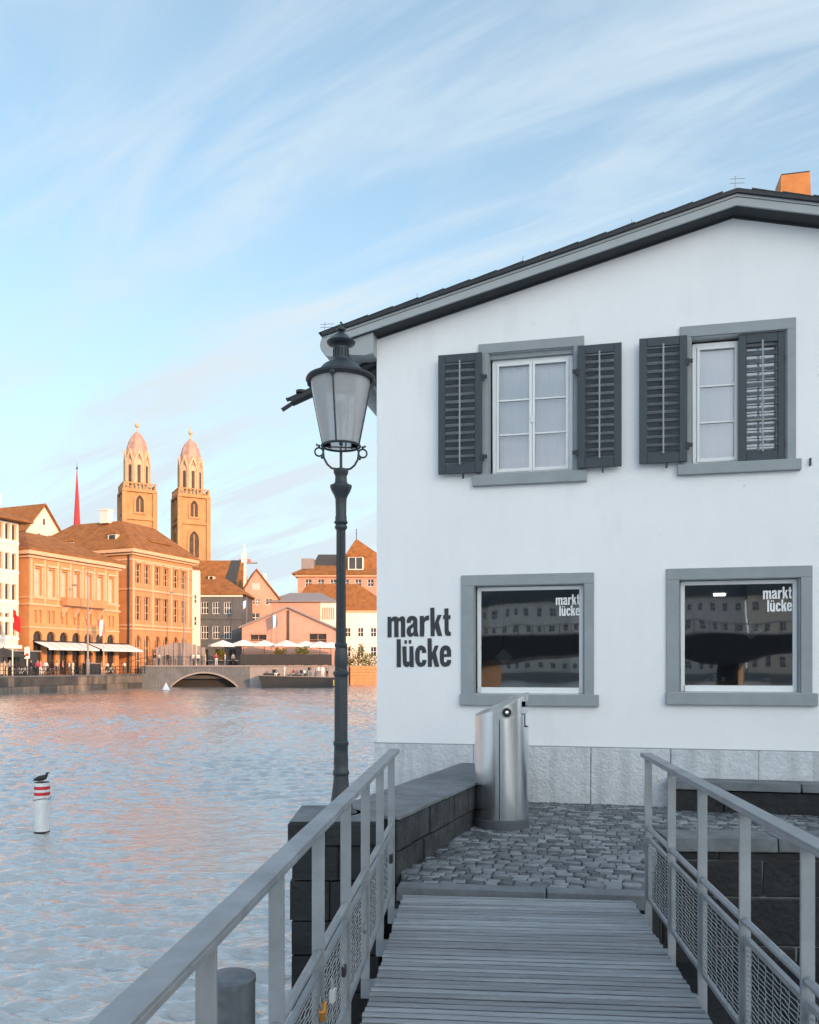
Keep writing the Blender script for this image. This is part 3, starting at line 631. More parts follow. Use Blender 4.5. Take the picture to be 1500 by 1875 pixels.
def house_pt(u, v, z): return Vector((-0.404 + u * math.cos(WANG) + v * math.sin(WANG), 10.1 - u * math.sin(WANG) + v * math.cos(WANG), z))
def sign(name, label, uc, zc, v, sx, m, depth, group=None):
    r = thing(name, label, 'lettering', house_pt(uc, v, zc), -WANG, group); letters(r, lambda x, y: ((x - 725) * sx, (725 - y) * sx), m, depth); return r
ua, za_ = Wp(695 + 72.5, 1095 + 72.5); sxw = (Wp(695 + 131, 1167)[0] - Wp(695 + 14.5, 1167)[0]) / 1165
sign('wall_lettering', 'bold dark two-line lettering painted on the white wall beside the shop window', ua, za_, -0.0045, sxw, M_letter, 0.003)
ua, za_ = Wp(1037.5, 1107); sign('window_lettering', 'small white two-line lettering on the shop window behind the litter bin', ua + .012, za_, 0.100, sxw * 0.352, M_letter_w, 0.001)
ua, za_ = Wp(1425.5, 1096); sign('window_lettering', 'small white two-line lettering on the wide shop window', ua + .012, za_, 0.100, sxw * 0.385, M_letter_w, 0.001)

# things inside the shop
M_paper = mat('paper_ornament', (0.55, 0.57, 0.58), 0.8, var=0.1, bump=0)
M_crate = mat('orange_wood_box', (0.50, 0.20, 0.06), 0.6, var=0.15, scale=6)
def diamond(px, py, v, s, label):
    u, z = Wp(px, py); r = thing('paper_ornament', label, 'ornament', house_pt(u + .05, v, z), -WANG)
    b = MB(); b.add([(0, 0, s), (s, 0, 0), (0, s * .6, 0), (-s, 0, 0), (0, -s * .6, 0), (0, 0, -s * .8)], [(0, 4, 1), (0, 1, 2), (0, 2, 3), (0, 3, 4), (5, 1, 4), (5, 2, 1), (5, 3, 2), (5, 4, 3)]); b.build('lantern_body', M_paper, r)
    MB().tube([(0, 0, s), (0, 0, 2.8 - z)], .002, 4).build('cord', M_iron, r)
diamond(909, 1203, 0.4, 0.11, 'folded pale paper lantern hanging in the shop window behind the bin')
diamond(1380, 1153, 0.4, 0.12, 'folded grey paper lantern hanging in the wide shop window')
shelf_z = WIN['sr']['h'][2] + 0.02
def shelf(ua_, ub_, label):
    s_ = thing('display_shelf', label, 'shelf', house_pt((ua_ + ub_) / 2, 0.40, 0.45), -WANG); hw = (ub_ - ua_) / 2
    MB().box(-hw, hw, -.2, .2, shelf_z - .49, shelf_z - .45).build('board', M_crate if False else M_white_paint, s_)
    for sx in (-1, 1): MB().box(sx * hw - .03 * sx - .02, sx * hw - .03 * sx + .02, -.18, .18, 0, shelf_z - .491).build('leg', M_white_paint, s_)
shelf(WIN['sl']['h'][0], WIN['sl']['h'][1], 'low display shelf inside the shop window behind the bin')
shelf(WIN['sr']['h'][0], WIN['sr']['h'][1], 'low display shelf inside the wide shop window')
u_, z_ = Wp(1300, 1245); cr = thing('orange_box', 'long orange box on the shelf in the wide shop window', 'box', house_pt(u_ + .02, 0.33, shelf_z), -WANG)
MB().box(-.28, .28, -.06, .1, 0, .085).build('body', M_crate, cr, bevel=.005); MB().box(-.285, .285, -.065, .105, .0855, .1).build('lid', M_crate, cr)
u_, z_ = Wp(1412, 1243); cr = thing('orange_jar', 'orange storage jar on the shelf in the wide shop window', 'jar', house_pt(u_ + .02, 0.33, shelf_z), -WANG)
MB().lathe([(.05, 0), (.06, .01), (.06, .1), (.045, .115)], 14).build('body', M_crate, cr, True); MB().lathe([(.048, .1155), (.048, .135), (.01, .14)], 14).build('lid', M_white_paint, cr)
for i, (px, hh, lab) in enumerate(((1296, .12, 'short'), (1312, .17, 'tall'), (1328, .14, 'middling'))):
    u_, z_ = Wp(px, 1230); v_ = thing('vase', '%s white vase standing behind the orange box in the shop window' % lab, 'vase', house_pt(u_ + .06, 0.52, shelf_z), -WANG)
    MB().lathe([(.028, 0), (.04, hh * .35), (.03, hh * .7), (.018, hh * .85), (.024, hh)], 12).build('body', M_white_paint, v_, True)
    MB().lathe([(.026, hh), (.026, hh + .008), (.016, hh + .009)], 12).build('rim', M_white_paint, v_)
for ua_, ub_, lab in ((WIN['sl']['h'][0] - .2, WIN['sl']['h'][1] + .1, 'long pale counter added as the bright river reflection in the window behind the bin'), (WIN['sr']['h'][0] - .3, WIN['sr']['h'][1] + .3, 'long pale counter added as the bright river reflection in the wide shop window')):
    cn = thing('reflection_counter', lab, 'counter', house_pt((ua_ + ub_) / 2, 1.1, 0.45), -WANG); hw = (ub_ - ua_) / 2  # invented counter whose pale front replaces the reflected bright water
    MB().box(-hw, hw, -.25, .25, 0, .72).build('body', M_white_paint, cn); b = MB(); M_ = Matrix.Rotation(R(7), 4, 'X'); b.box(-hw - .04, hw + .04, -.32, .32, .76, .80, 0, M_); b.build('sloping_top', M_white_paint, cn)
    for q_ in range(4): MB().box(-hw + .05 + q_ * hw / 2, -hw - .05 + (q_ + 1) * hw / 2, -.262, -.251, .08, .62).build('panel', M_fascia, cn)
def lit(name, col, st):
    m = bpy.data.materials.new(name); m.use_nodes = True; p = m.node_tree.nodes['Principled BSDF']; p.inputs['Base Color'].default_value = (*col, 1); p.inputs['Emission Color'].default_value = (*col, 1); p.inputs['Emission Strength'].default_value = st; return m
u_, z_ = Wp(1334, 1071); tl = thing('ceiling_lamp', 'lit ceiling lamp glowing inside the wide shop window', 'lamp', house_pt(u_ + .1, 1.3, 2.5), -WANG)
MB().box(-.07, .07, -.03, .03, 0, .03).build('tube', lit('lamp_glow', (1, .95, .86), 2.2), tl); MB().box(-.09, .09, -.05, .05, .032, .07).build('housing', M_white_paint, tl); MB().tube([(0, 0, .07), (0, 0, .35)], .008, 5).build('hanger', M_iron, tl)
# ledge against the foot of the house on the right
led = thing('stone_ledge', 'dark stone ledge along the foot of the white house', 'ledge', house_pt(3.45, -0.045, -0.05), -WANG)
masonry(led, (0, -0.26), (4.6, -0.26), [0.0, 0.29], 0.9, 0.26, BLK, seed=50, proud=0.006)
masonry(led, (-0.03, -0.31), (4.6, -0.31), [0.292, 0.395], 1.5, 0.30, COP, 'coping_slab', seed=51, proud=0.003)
# ------------------------------------------------------------------ footbridge
BANG = math.atan(0.087)
fb = thing('footbridge', 'grey timber footbridge deck of narrow cross boards leading to the white house', 'footbridge', (0, 0, 0), -BANG)
X0, X1 = -0.54, 1.036
def plank_mesh(k):
    """one board with shallow anti-slip grooves along its length"""
    rnd = random.Random(100 + k); b = MB(); w = 0.0415; ys = []; prof = []
    ng = 1
    for g in range(ng):
        a = -w / 2 + g * w / ng; c = a + w / ng
        prof += [(a + .002, -.004), (a + .005, 0), (c - .005, 0), (c - .002, -.004)]
    prof = [(-w / 2 + .008, -.028)] + [(-w / 2, -.005)] + prof + [(w / 2, -.005), (w / 2 - .008, -.028)]
    n = len(prof); S = 6
    for i in range(S + 1):
        x = X0 + (X1 - X0) * i / S; dz = rnd.uniform(-.0012, .0012); dy = rnd.uniform(-.0008, .0008)
        b.v += [(x, y + dy, z + dz) for y, z in prof]
    for i in range(S):
        for k2 in range(n): b.f.append((i * n + k2, (i + 1) * n + k2, (i + 1) * n + (k2 + 1) % n, i * n + (k2 + 1) % n)); b.m.append(0)
    b.f += [tuple(range(n)), tuple(range((S + 1) * n - 1, S * n - 1, -1))]; b.m += [0, 0]
    return b.mesh('plank', PLANKM[k % 3])
PLANKM = [mat('decking_%d' % i, tuple(c * f for c in (0.155, 0.178, 0.20)), 0.62, scale=2.2, bump=0.4, bscale=16, stretch=(0.5, 9, 3), col2=tuple(c * f for c in (0.30, 0.325, 0.35))) for i, f in enumerate((0.85, 1.0, 1.2))]
PLK = [plank_mesh(k) for k in range(6)]
rnd = random.Random(5); y = 5.690; i = 0
while y > -2.0:
    o = obj('plank', PLK[rnd.randrange(6)], fb, (rnd.uniform(-.006, .006), y, rnd.uniform(-.002, .001))); o.rotation_euler = (rnd.uniform(-.012, .012), 0, rnd.uniform(-.0015, .0015)); y -= 0.0590
MB().box(X0 + .02, X1 - .02, -2, 5.66, -.044, -.036).build('gap_shade_plate', M_black, fb)  # added black sheet that darkens the gaps between the boards
for x in (X0 + .05, (X0 + X1) / 2, X1 - .05): MB().box(x - .05, x + .05, -2, 5.66, -.24, -.045).build('girder', M_black, fb)  # coloured black so the gaps above them read as shade
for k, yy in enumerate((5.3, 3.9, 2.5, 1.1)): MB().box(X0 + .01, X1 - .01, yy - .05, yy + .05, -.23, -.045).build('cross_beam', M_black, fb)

def wire_panel(w, h, seed):
    """crimped woven wires: long ones run along the panel, short ones stand upright"""
    b = MB(); n = max(3, int(h / 0.0205)); rnd = random.Random(seed)
    for i in range(n):
        z = (i + .5) * h / n; K = 10
        b.tube([(0.0020 * (1 if (k + i) % 2 else -1), w * k / K, z + .0016 * (1 if k % 2 else -1)) for k in range(K + 1)], .0024, 4, cap=False)
    m = max(3, int(w / 0.075))
    for j in range(m):
        yv = (j + .5) * w / m; b.tube([(0.003 * (1 if k % 2 else -1), yv + .002 * (1 if k % 2 else -1), h * k / 8) for k in range(9)], .0014, 4, cap=False)
    return b.mesh('wire_mesh', M_galv_wire)
def railing(label, x, ys, side, top_end):
    """x across the bridge, ys post stations, side = +1 when the river is on the right"""
    r = thing('railing', label, 'railing', (0, 0, 0), -BANG)
    H = 1.01; yn = -2.0
    hb = MB(); hb.box(x - .035, x + .035, yn, top_end, H - .012, H); hb.box(x - .035, x - .029, yn, top_end, H - .03, H - .0125); hb.box(x + .029, x + .035, yn, top_end, H - .03, H - .0125)
    hb.build('handrail', M_galv, r, bevel=.002)
    pb = MB().box(-.024, .024, -.006, .006, -0.17, H - .031); pm = pb.mesh('post', M_galv); bevel_mesh(pm, .002)
    cb = MB(); cb.box(-.05 * (side) - .035, -.05 * side + .035, -.03, .03, -.17, -.158)
    panels = {}
    for i, y in enumerate(ys):
        obj('post', pm, r, (x, y, 0))
        MB().box(x - .055 if side > 0 else x - .02, x + .02 if side > 0 else x + .055, y - .012, y + .012, -.15, -.07).build('post_bracket', M_galv, r)
        if i + 1 == len(ys): break
        ya, yb = ys[i + 1] + .008, y - .008; L = yb - ya; xi = x - .0 * side
        b = MB(); b.tube([(xi, ya, .515), (xi, yb, .515)], .0165, 10); b.build('middle_rail', M_galv, r, smooth=True)
        f = MB(); t = .011; z0, z1 = .035, .455; a, c = ya + .018, yb - .018
        f.box(xi - t, xi + t, a, c, z1 - .02, z1); f.box(xi - t, xi + t, a, c, z0, z0 + .02); f.box(xi - t + .001, xi + t - .001, a, a + .016, z0 + .02, z1 - .02); f.box(xi - t + .001, xi + t - .001, c - .016, c, z0 + .02, z1 - .02)
        for zc in (z0 + .06, z1 - .06): f.box(xi - .006, xi + .006, a - .018, a, zc - .01, zc + .01); f.box(xi - .006, xi + .006, c, c + .018, zc - .01, zc + .01)
        pn = f.build('mesh_panel', M_galv, r)
        key = round(L, 3)
        if key not in panels: panels[key] = wire_panel(c - a - .034, z1 - z0 - .042, i)
        obj('wire_mesh', panels[key], pn, (xi, a + .017, z0 + .021))
    return r
RLX, RRX = -0.613, 1.122
ysL = [5.60 - 0.635 * i for i in range(12)]
ysR = [5.62 - 0.672 * i for i in range(11)]
rl = railing('galvanised railing hung with padlocks, on the lamp post side of the footbridge', RLX, ysL, -1, 5.84)
rr_ = railing('galvanised railing without padlocks, along the footbridge side facing the stone ledge', RRX, ysR, 1, 5.72)
# rectangular sticker-like worn patch is left to the steel; padlocks hang on the wires
M_brass = mat('orange_brass', (0.62, 0.27, 0.05), 0.4, metal=0.6, var=0.1, bump=0)
M_lockA = mat('pale_lock', (0.55, 0.57, 0.58), 0.4, metal=0.4, bump=0); M_lockB = mat('black_lock', (0.02, 0.022, 0.026), 0.5, bump=0)
def br(x, y, z): return Vector((x * math.cos(BANG) + y * math.sin(BANG), -x * math.sin(BANG) + y * math.cos(BANG), z))
def padlock(y, z, m, label, s=1.0, tilt=0.2):
    o = thing('padlock', label, 'padlock', br(RLX + .012, y, z), -BANG); o.rotation_euler[0] = tilt
    MB().box(0, .018 * s, -.022 * s, .022 * s, -.045 * s, 0).build('body', m, o, bevel=.004)
    b = MB(); b.tube([(.009 * s, -.014 * s, -.002), (.009 * s, -.014 * s, .018 * s), (.009 * s - .004, -.008 * s, .03 * s), (.009 * s - .006, .008 * s, .03 * s), (.009 * s, .014 * s, .018 * s), (.009 * s, .014 * s, -.002)], .0033 * s, 6); b.build('shackle', M_galv, o)
padlock(3.02, 0.33, M_brass, 'orange brass padlock on the railing mesh', 1.25, 0.5)
padlock(3.24, 0.31, M_lockA, 'large pale heart-edged padlock on the railing mesh', 1.2, -0.15)
padlock(3.52, 0.30, M_lockB, 'dark padlock hanging near the orange one on the railing mesh', 1.0, 0.1)
padlock(4.15, 0.27, M_galv, 'small steel padlock hooked mid-panel on the railing mesh', 0.9, 0.7)
padlock(5.38, 0.36, M_lockB, 'dark padlock under the middle rail at the far end of the railing', 1.3, 0.0)

# ------------------------------------------------------------------ street lamp
LY = 6.37; k = LY / 1500; LX = (624.5 - 750) / 1500 * LY
def lz(py): return CAM_Z + (1220 - py) * k - 0.466
lamp = thing('street_lamp', 'old cast iron street lamp with tapered glass lantern on a fluted column', 'street lamp', (LX, LY, 0.466))
col = [(37, 1505), (37, 1499), (32, 1497), (30, 1490), (24, 1484), (19, 1470), (17, 1455), (14.2, 1432), (13.5, 1420), (15, 1418), (15, 1412), (13.2, 1409), (13.6, 1395), (12.8, 1380), (12.6, 1366), (14, 1364), (14, 1358), (12.4, 1356)]
prof = [(r * k, max(0, lz(y))) for r, y in col]
b = MB(); b.lathe(prof, 24); b.build('base', M_lamp_iron, lamp, smooth=True)
b = MB(); pr = []; y = 1356
while y > 1240: pr += [(12.0 * k, lz(y)), (12.3 * k, lz(y - 1.4)), (12.0 * k, lz(y - 2.8))]; y -= 3.4
b.lathe(pr, 20); b.build('ribbed_sleeve', M_lamp_iron, lamp, smooth=True)
col = [(12, 1240), (14.5, 1234), (14.5, 1231), (11.5, 1228), (11, 1221), (12.2, 1217), (12, 1205), (11.6, 1195), (10, 1187), (11.6, 1184), (11.6, 1179), (9.6, 1177)]
b = MB(); b.lathe([(r * k, lz(y)) for r, y in col], 24); b.build('lower_collar', M_lamp_iron, lamp, smooth=True)
# fluted shaft
b = MB(); nf = 16; NV = nf * 3
def flute(r): return [(r * (1.0 if j % 3 else 0.86) * math.cos(2 * math.pi * j / NV), r * (1.0 if j % 3 else 0.86) * math.sin(2 * math.pi * j / NV)) for j in range(NV)]
for y, r in ((1177, 9.3), (970, 8.4)): b.v += [(x * k, yy * k, lz(y)) for x, yy in flute(r)]
b.f += [(j, (j + 1) % NV, NV + (j + 1) % NV, NV + j) for j in range(NV)]; b.m += [0] * NV
b.build('fluted_shaft', M_lamp_iron, lamp)
col = [(8.6, 971), (11.5, 967), (11.5, 964), (9.5, 961), (13, 957), (10.5, 953), (10.8, 947), (9.8, 945), (10, 925), (10.4, 914), (13, 907), (17, 900), (19, 895), (20, 892), (20, 889), (14, 887), (11, 882), (10.6, 872), (12, 869), (13.5, 866), (13.8, 860), (9, 858)]
b = MB(); b.lathe([(r * k, lz(y)) for r, y in col], 24); b.build('capital', M_lamp_iron, lamp, smooth=True)
b = MB(); b.tube([(0, 0, lz(860)), (0, 0, lz(824))], 2.6 * k, 10); b.build('stem', M_lamp_iron, lamp, smooth=True)
for a in (R(8), R(188)):                                             # scrolled brackets
    ca, sa = math.cos(a), math.sin(a); P = [(8, 859), (17, 858), (25, 851), (31, 840), (32.5, 828), (31, 821)]
    b = MB(); b.tube([(r * k * ca, r * k * sa, lz(y)) for r, y in P], 2.0 * k, 7)
    cc = (40, 829); b.tube([((cc[0] + 7.6 * math.cos(t)) * k * ca, (cc[0] + 7.6 * math.cos(t)) * k * sa, lz(cc[1] - 7.6 * math.sin(t))) for t in [2 * math.pi * q / 18 for q in range(19)]], 1.7 * k, 6)
    for rr, yy, s_ in ((40, 818, 3.2), (44, 816, 2.5), (34.5, 839, 3.0)): b.lathe([(0.2 * k, lz(yy + s_)), (s_ * k, lz(yy)), (.2 * k, lz(yy - s_))], 8, (rr * k * ca, rr * k * sa, 0))
    b.build('scroll_bracket', M_lamp_iron, lamp, smooth=True)
b = MB(); n_ = 28                                                      # bottom ring
b.tube([(35 * k * math.cos(t), 35 * k * math.sin(t), lz(817)) for t in [2 * math.pi * q / n_ for q in range(n_ + 1)]], 2.2 * k, 6); 
for t in (R(8), R(98)): b.bar((-34 * k * math.cos(t), -34 * k * math.sin(t), lz(819)), (34 * k * math.cos(t), 34 * k * math.sin(t), lz(819)), 2.5 * k, 2 * k)
b.build('bottom_ring', M_lamp_iron, lamp, smooth=True)
M_frost = glass_mat('frosted_lantern_glass', (0.86, 0.90, 0.93), 1.5, 0.78, (0.80, 0.82, 0.84), 0.06)
b = MB(); n_ = 40
for r, y in ((33, 815), (45, 757), (56, 700)): b.v += [(r * k * math.cos(2 * math.pi * j / n_), r * k * math.sin(2 * math.pi * j / n_), lz(y)) for j in range(n_)]
for i_ in range(2): b.f += [(i_ * n_ + j, i_ * n_ + (j + 1) % n_, (i_ + 1) * n_ + (j + 1) % n_, (i_ + 1) * n_ + j) for j in range(n_)]; b.m += [0] * n_
b.build('lantern_glass', M_frost, lamp, smooth=True)
for t in (R(-100), R(-10), R(80), R(170)):
    b = MB(); b.tube([(r * k * 1.015 * math.cos(t), r * k * 1.015 * math.sin(t), lz(y)) for r, y in ((33.5, 815), (56.5, 700))], 1.5 * k, 6); b.build('glass_rib', M_lamp_iron, lamp)
    b = MB(); b.lathe([(1 * k, lz(707)), (6 * k, lz(702)), (6 * k, lz(696)), (2 * k, lz(692))], 8, (58 * k * math.cos(t), 58 * k * math.sin(t), 0)); b.build('rim_boss', M_lamp_iron, lamp)
b = MB(); b.lathe([(55 * k, lz(701)), (62 * k, lz(701)), (64.5 * k, lz(697)), (62 * k, lz(692)), (50 * k, lz(691.5))], 40); b.build('rim', M_iron, lamp, smooth=True)
b = MB(); b.lathe([(50 * k, lz(692)), (46 * k, lz(688)), (40 * k, lz(680)), (33 * k, lz(671)), (26 * k, lz(667)), (21, 0)][0:5] and [(50 * k, lz(692)), (46 * k, lz(688)), (40 * k, lz(679)), (33 * k, lz(671)), (25 * k, lz(666)), (19 * k, lz(663)), (16.5 * k, lz(661))], 32); b.build('hood', M_lamp_iron, lamp, smooth=True)
b = MB(); b.lathe([(16.5 * k, lz(661)), (14.6 * k, lz(658)), (14.2 * k, lz(637)), (17 * k, lz(634))], 24)
vent = b.build('vent', M_lamp_iron, lamp, smooth=True)
b = MB()
for q in range(14):
    t = 2 * math.pi * q / 14; M = Matrix.Rotation(t, 4, 'Z'); b.box(13.5 * k, 14.75 * k, -1.1 * k, 1.1 * k, lz(655), lz(640), 0, M)
b.build('vent_slots', M_black, vent)
b = MB(); b.lathe([(17 * k, lz(634)), (25 * k, lz(630)), (26.5 * k, lz(627)), (20 * k, lz(622)), (12 * k, lz(614)), (5 * k, lz(609)), (3.5 * k, lz(607)), (8.5 * k, lz(605)), (8 * k, lz(603)), (3 * k, lz(598)), (1.3 * k, lz(595)), (1.3 * k, lz(592)), (2.6 * k, lz(590.5)), (.4 * k, lz(588.5))], 28); b.build('cap', M_lamp_iron, lamp, smooth=True)
b = MB(); b.lathe([(3.5 * k, lz(815)), (4 * k, lz(780)), (8 * k, lz(762)), (9 * k, lz(748)), (8 * k, lz(738)), (3 * k, lz(733))], 14); b.build('bulb', M_dark_rubber, lamp, smooth=True)

# ------------------------------------------------------------------ litter bin
BX, BY = 0.925, 8.22; rb = 0.268
bin_ = thing('litter_bin', 'stainless steel cylindrical litter bin with slanted top and round ashtray', 'litter bin', (BX, BY, 0.0))
b = MB(); b.lathe([(rb + .004, -0.02), (rb + .004, 0.085), (rb - .004, 0.095)], 40); b.build('base', M_dark_rubber, bin_, smooth=True)
NB = 72
def topz(x): return 1.212 + 0.104 * x / rb + (0.02 if x > .1 else 0)
def ang_slot(a):                                                       # the mouth is on the right, a little to the back
    return abs(((a + R(14) + math.pi) % (2 * math.pi)) - math.pi) < R(34)
b = MB()
lv = [0.096, 0.60, 1.00, 1.09, 1.135, 1.20, 1.255, 1.5]
for j in range(NB):
    a0, a1 = 2 * math.pi * j / NB, 2 * math.pi * (j + 1) / NB; am = (a0 + a1) / 2
    for i in range(len(lv) - 1):
        q = []
        for a, z in ((a0, lv[i]), (a1, lv[i]), (a1, lv[i + 1]), (a0, lv[i + 1])):
            x, y = rb * math.cos(a), rb * math.sin(a); q.append((x, y, min(z, topz(x))))
        if q[0][2] >= q[3][2] - 1e-6 and q[1][2] >= q[2][2] - 1e-6: continue
        if ang_slot(am) and (i == 3 or i == 3 + 2 or i == 2): 
            if i in (2, 3) or i == 5: continue
        b.add(q, [(0, 1, 2, 3)])
b.build('shell', M_brushed, bin_, smooth=True)
b = MB(); b.v = [(rb * math.cos(2 * math.pi * j / NB), rb * math.sin(2 * math.pi * j / NB), topz(rb * math.cos(2 * math.pi * j / NB))) for j in range(NB)]; b.f = [tuple(range(NB))]; b.m = [0]
b.build('slanted_top', M_brushed, bin_)
b = MB(); b.lathe([(rb - .05, 0.1), (rb - .05, 0.99)], 30); b.build('inner_bucket', M_black, bin_)
b = MB(); b.vprism([(-.1, 1.0), (.12, 1.0), (.12, 1.22), (-.1, 1.16)], -.16, .16); b.build('mouth_baffle', M_black, bin_)
b = MB(); a0, a1 = R(-100), R(-42); n_ = 14; ro = rb + .004                # service door, standing a little proud
for i in range(n_ + 1):
    a = a0 + (a1 - a0) * i / n_; zt = 1.075 + .10 * i / n_ * .55
    b.v += [(ro * math.cos(a), ro * math.sin(a), .10), (ro * math.cos(a), ro * math.sin(a), zt), ((rb - .005) * math.cos(a), (rb - .005) * math.sin(a), .10), ((rb - .005) * math.cos(a), (rb - .005) * math.sin(a), zt)]
for i in range(n_): b.f += [(4 * i, 4 * i + 4, 4 * i + 5, 4 * i + 1), (4 * i + 1, 4 * i + 5, 4 * i + 7, 4 * i + 3), (4 * i, 4 * i + 2, 4 * i + 6, 4 * i + 4)]; b.m += [0] * 3
b.f += [(0, 1, 3, 2), (4 * n_, 4 * n_ + 2, 4 * n_ + 3, 4 * n_ + 1)]; b.m += [0, 0]
b.build('door', M_brushed, bin_, smooth=True)
b = MB(); a0 = R(-101.2)
b.add([(ro * math.cos(a), ro * math.sin(a), z) for a in (a0 - R(.7), a0 + R(.9)) for z in (.10, 1.08)], [(0, 2, 3, 1)]); b.build('door_joint', M_black, bin_)
aa = R(-86); T = Matrix.Translation((rb * math.cos(aa), rb * math.sin(aa), 1.148)) @ Matrix.Rotation(aa + R(90), 4, 'Z') @ Matrix.Rotation(R(90), 4, 'X')
b = MB(); s = MB().lathe([(.056, -.02), (.056, .004), (.050, .006), (.044, .004), (.044, -.012)], 26); b.add([T @ Vector(v) for v in s.v], s.f); b.build('ashtray_ring', M_galv, bin_, smooth=True)
b = MB(); s = MB().lathe([(.0435, -.02), (.0435, .0)], 26); b.add([T @ Vector(v) for v in s.v], s.f); b.build('ashtray_hole', M_black, bin_)
b = MB(); s = MB().lathe([(.022, .0), (.018, .012), (.004, .016)], 16); b.add([T @ Vector(v) for v in s.v], s.f); b.build('ashtray_knob', M_brushed, bin_, smooth=True)

# ------------------------------------------------------------------ mooring pile and channel marker
pl = thing('mooring_pile', 'grey steel mooring pile with a flat cap standing in the water beside the railing', 'pile', (-1.09, 4.98, WATER - 1.4))
M_pile = mat('zinc_pile', (0.11, 0.125, 0.14), 0.6, metal=0.2, scale=5, bump=0.3, bscale=20, streak=0.6, col2=(0.20, 0.22, 0.24))
h0 = -0.285 - (WATER - 1.4)
b = MB(); b.lathe([(.150, 0), (.150, h0 - .01)], 36); b.build('shaft', M_pile, pl, smooth=True)
b = MB(); b.lathe([(.154, h0 - .035), (.155, h0 - .004), (.150, h0), (.05, h0 + .006), (.01, h0 + .007)], 36); b.build('cap', M_pile, pl, smooth=True)
mk = thing('channel_marker', 'white channel marker post with red bands standing in the river', 'marker', (-6.28, 14.0, WATER - 1.0))
M_mk_w = mat('marker_white', (0.72, 0.74, 0.75), 0.5, var=0.05, streak=0.25, scale=6, bump=0.05); M_mk_r = mat('marker_red', (0.55, 0.02, 0.035), 0.5, var=0.1, bump=0)
zt = 1.0; mr = .126
def ring(n_, m_, z0, z1, r): MB().lathe([(r, z0), (r, z1)], 28).build(n_, m_, mk, smooth=True)
ring('foot', M_black, 0.0, zt + .09, mr + .001); ring('shaft', M_mk_w, zt + .09, zt + .70, mr); ring('red_band', M_mk_r, zt + .70, zt + .755, mr + .002); ring('white_band', M_mk_w, zt + .755, zt + .80, mr); ring('red_band', M_mk_r, zt + .80, zt + .855, mr + .002); ring('white_band', M_mk_w, zt + .855, zt + .915, mr)
MB().lathe([(mr, zt + .915), (mr * .9, zt + .925), (.01, zt + .93)], 28).build('cap', M_lamp_iron, mk, smooth=True)
b = MB(); b.tube([(mr * 1.04 * math.cos(t), mr * 1.04 * math.sin(t), zt + .63 + .02 * math.sin(t * 1.5)) for t in [2 * math.pi * q / 20 for q in range(21)]], .006, 5); b.build('rope', M_iron, mk)
# ------------------------------------------------------------------ far bank buildings
M_sand = mat('warm_sandstone', (0.58, 0.285, 0.125), 0.85, var=0.12, scale=0.9, bump=0.2, bscale=6, streak=0.15)
M_sand2 = mat('ochre_sandstone', (0.55, 0.265, 0.125), 0.85, var=0.12, scale=0.8, bump=0.2, bscale=6, streak=0.15)
M_sandtrim = mat('pale_sandstone_trim', (0.66, 0.44, 0.28), 0.8, var=0.08, scale=1.5, bump=0.1)
M_cream = mat('cream_render', (0.74, 0.66, 0.57), 0.85, var=0.05, scale=0.8, bump=0.1, streak=0.1)
M_white_r = mat('white_render', (0.78, 0.74, 0.69), 0.85, var=0.05, scale=0.8, bump=0.1)
M_pink = mat('pink_render', (0.56, 0.315, 0.235), 0.85, var=0.07, scale=0.8, bump=0.1, streak=0.12)
M_pink2 = mat('pink_stone', (0.54, 0.32, 0.25), 0.85, var=0.08, scale=1.0, bump=0.1)
M_grey_r = mat('grey_timbered_render', (0.105, 0.118, 0.13), 0.85, var=0.15, scale=1.2, bump=0.1, streak=0.2)
M_tower = mat('tower_stone', (0.47, 0.27, 0.125), 0.85, var=0.16, scale=0.5, bump=0.3, bscale=3, streak=0.2)
M_tile = mat('brown_roof_tiles', (0.19, 0.075, 0.022), 0.9, scale=1.1, bump=0.6, bscale=9, col2=(0.38, 0.155, 0.045))
M_slate = mat('dark_slate', (0.050, 0.055, 0.060), 0.7, var=0.2, scale=1.5, bump=0.3)
M_zinc = mat('zinc_roof', (0.26, 0.24, 0.24), 0.6, var=0.1, scale=1.5, bump=0.1)
M_copper_red = mat('red_copper_spire', (0.50, 0.035, 0.035), 0.6, var=0.15, scale=0.5, bump=0.05)
M_domeroof = mat('dome_copper', (0.46, 0.29, 0.23), 0.6, var=0.25, scale=0.8, bump=0.1)
M_glassdark = mat('dark_window_glass', (0.035, 0.035, 0.035), 0.12, var=0.4, scale=0.7, bump=0)
M_blindpane = mat('blind_behind_glass', (0.68, 0.50, 0.42), 0.3, var=0.06, scale=0.7, bump=0)
M_bridge = mat('bridge_concrete', (0.095, 0.108, 0.122), 0.9, scale=0.8, bump=0.3, bscale=8, streak=0.5, col2=(0.15, 0.168, 0.185))
M_quaywall = mat('stained_quay_stone', (0.030, 0.030, 0.030), 0.9, scale=0.55, bump=0.5, bscale=6, streak=0.75, col2=(0.26, 0.22, 0.18), stretch=(1, 1, 0.25))
M_awning = mat('white_canvas', (0.80, 0.78, 0.75), 0.9, var=0.04, scale=2, bump=0)
M_darkcanvas = mat('black_canvas', (0.035, 0.038, 0.042), 0.8, var=0.2, bump=0)
M_shade_in = mat('shop_shadow_wall', (0.09, 0.065, 0.05), 0.9, var=0.3, scale=0.5, bump=0)

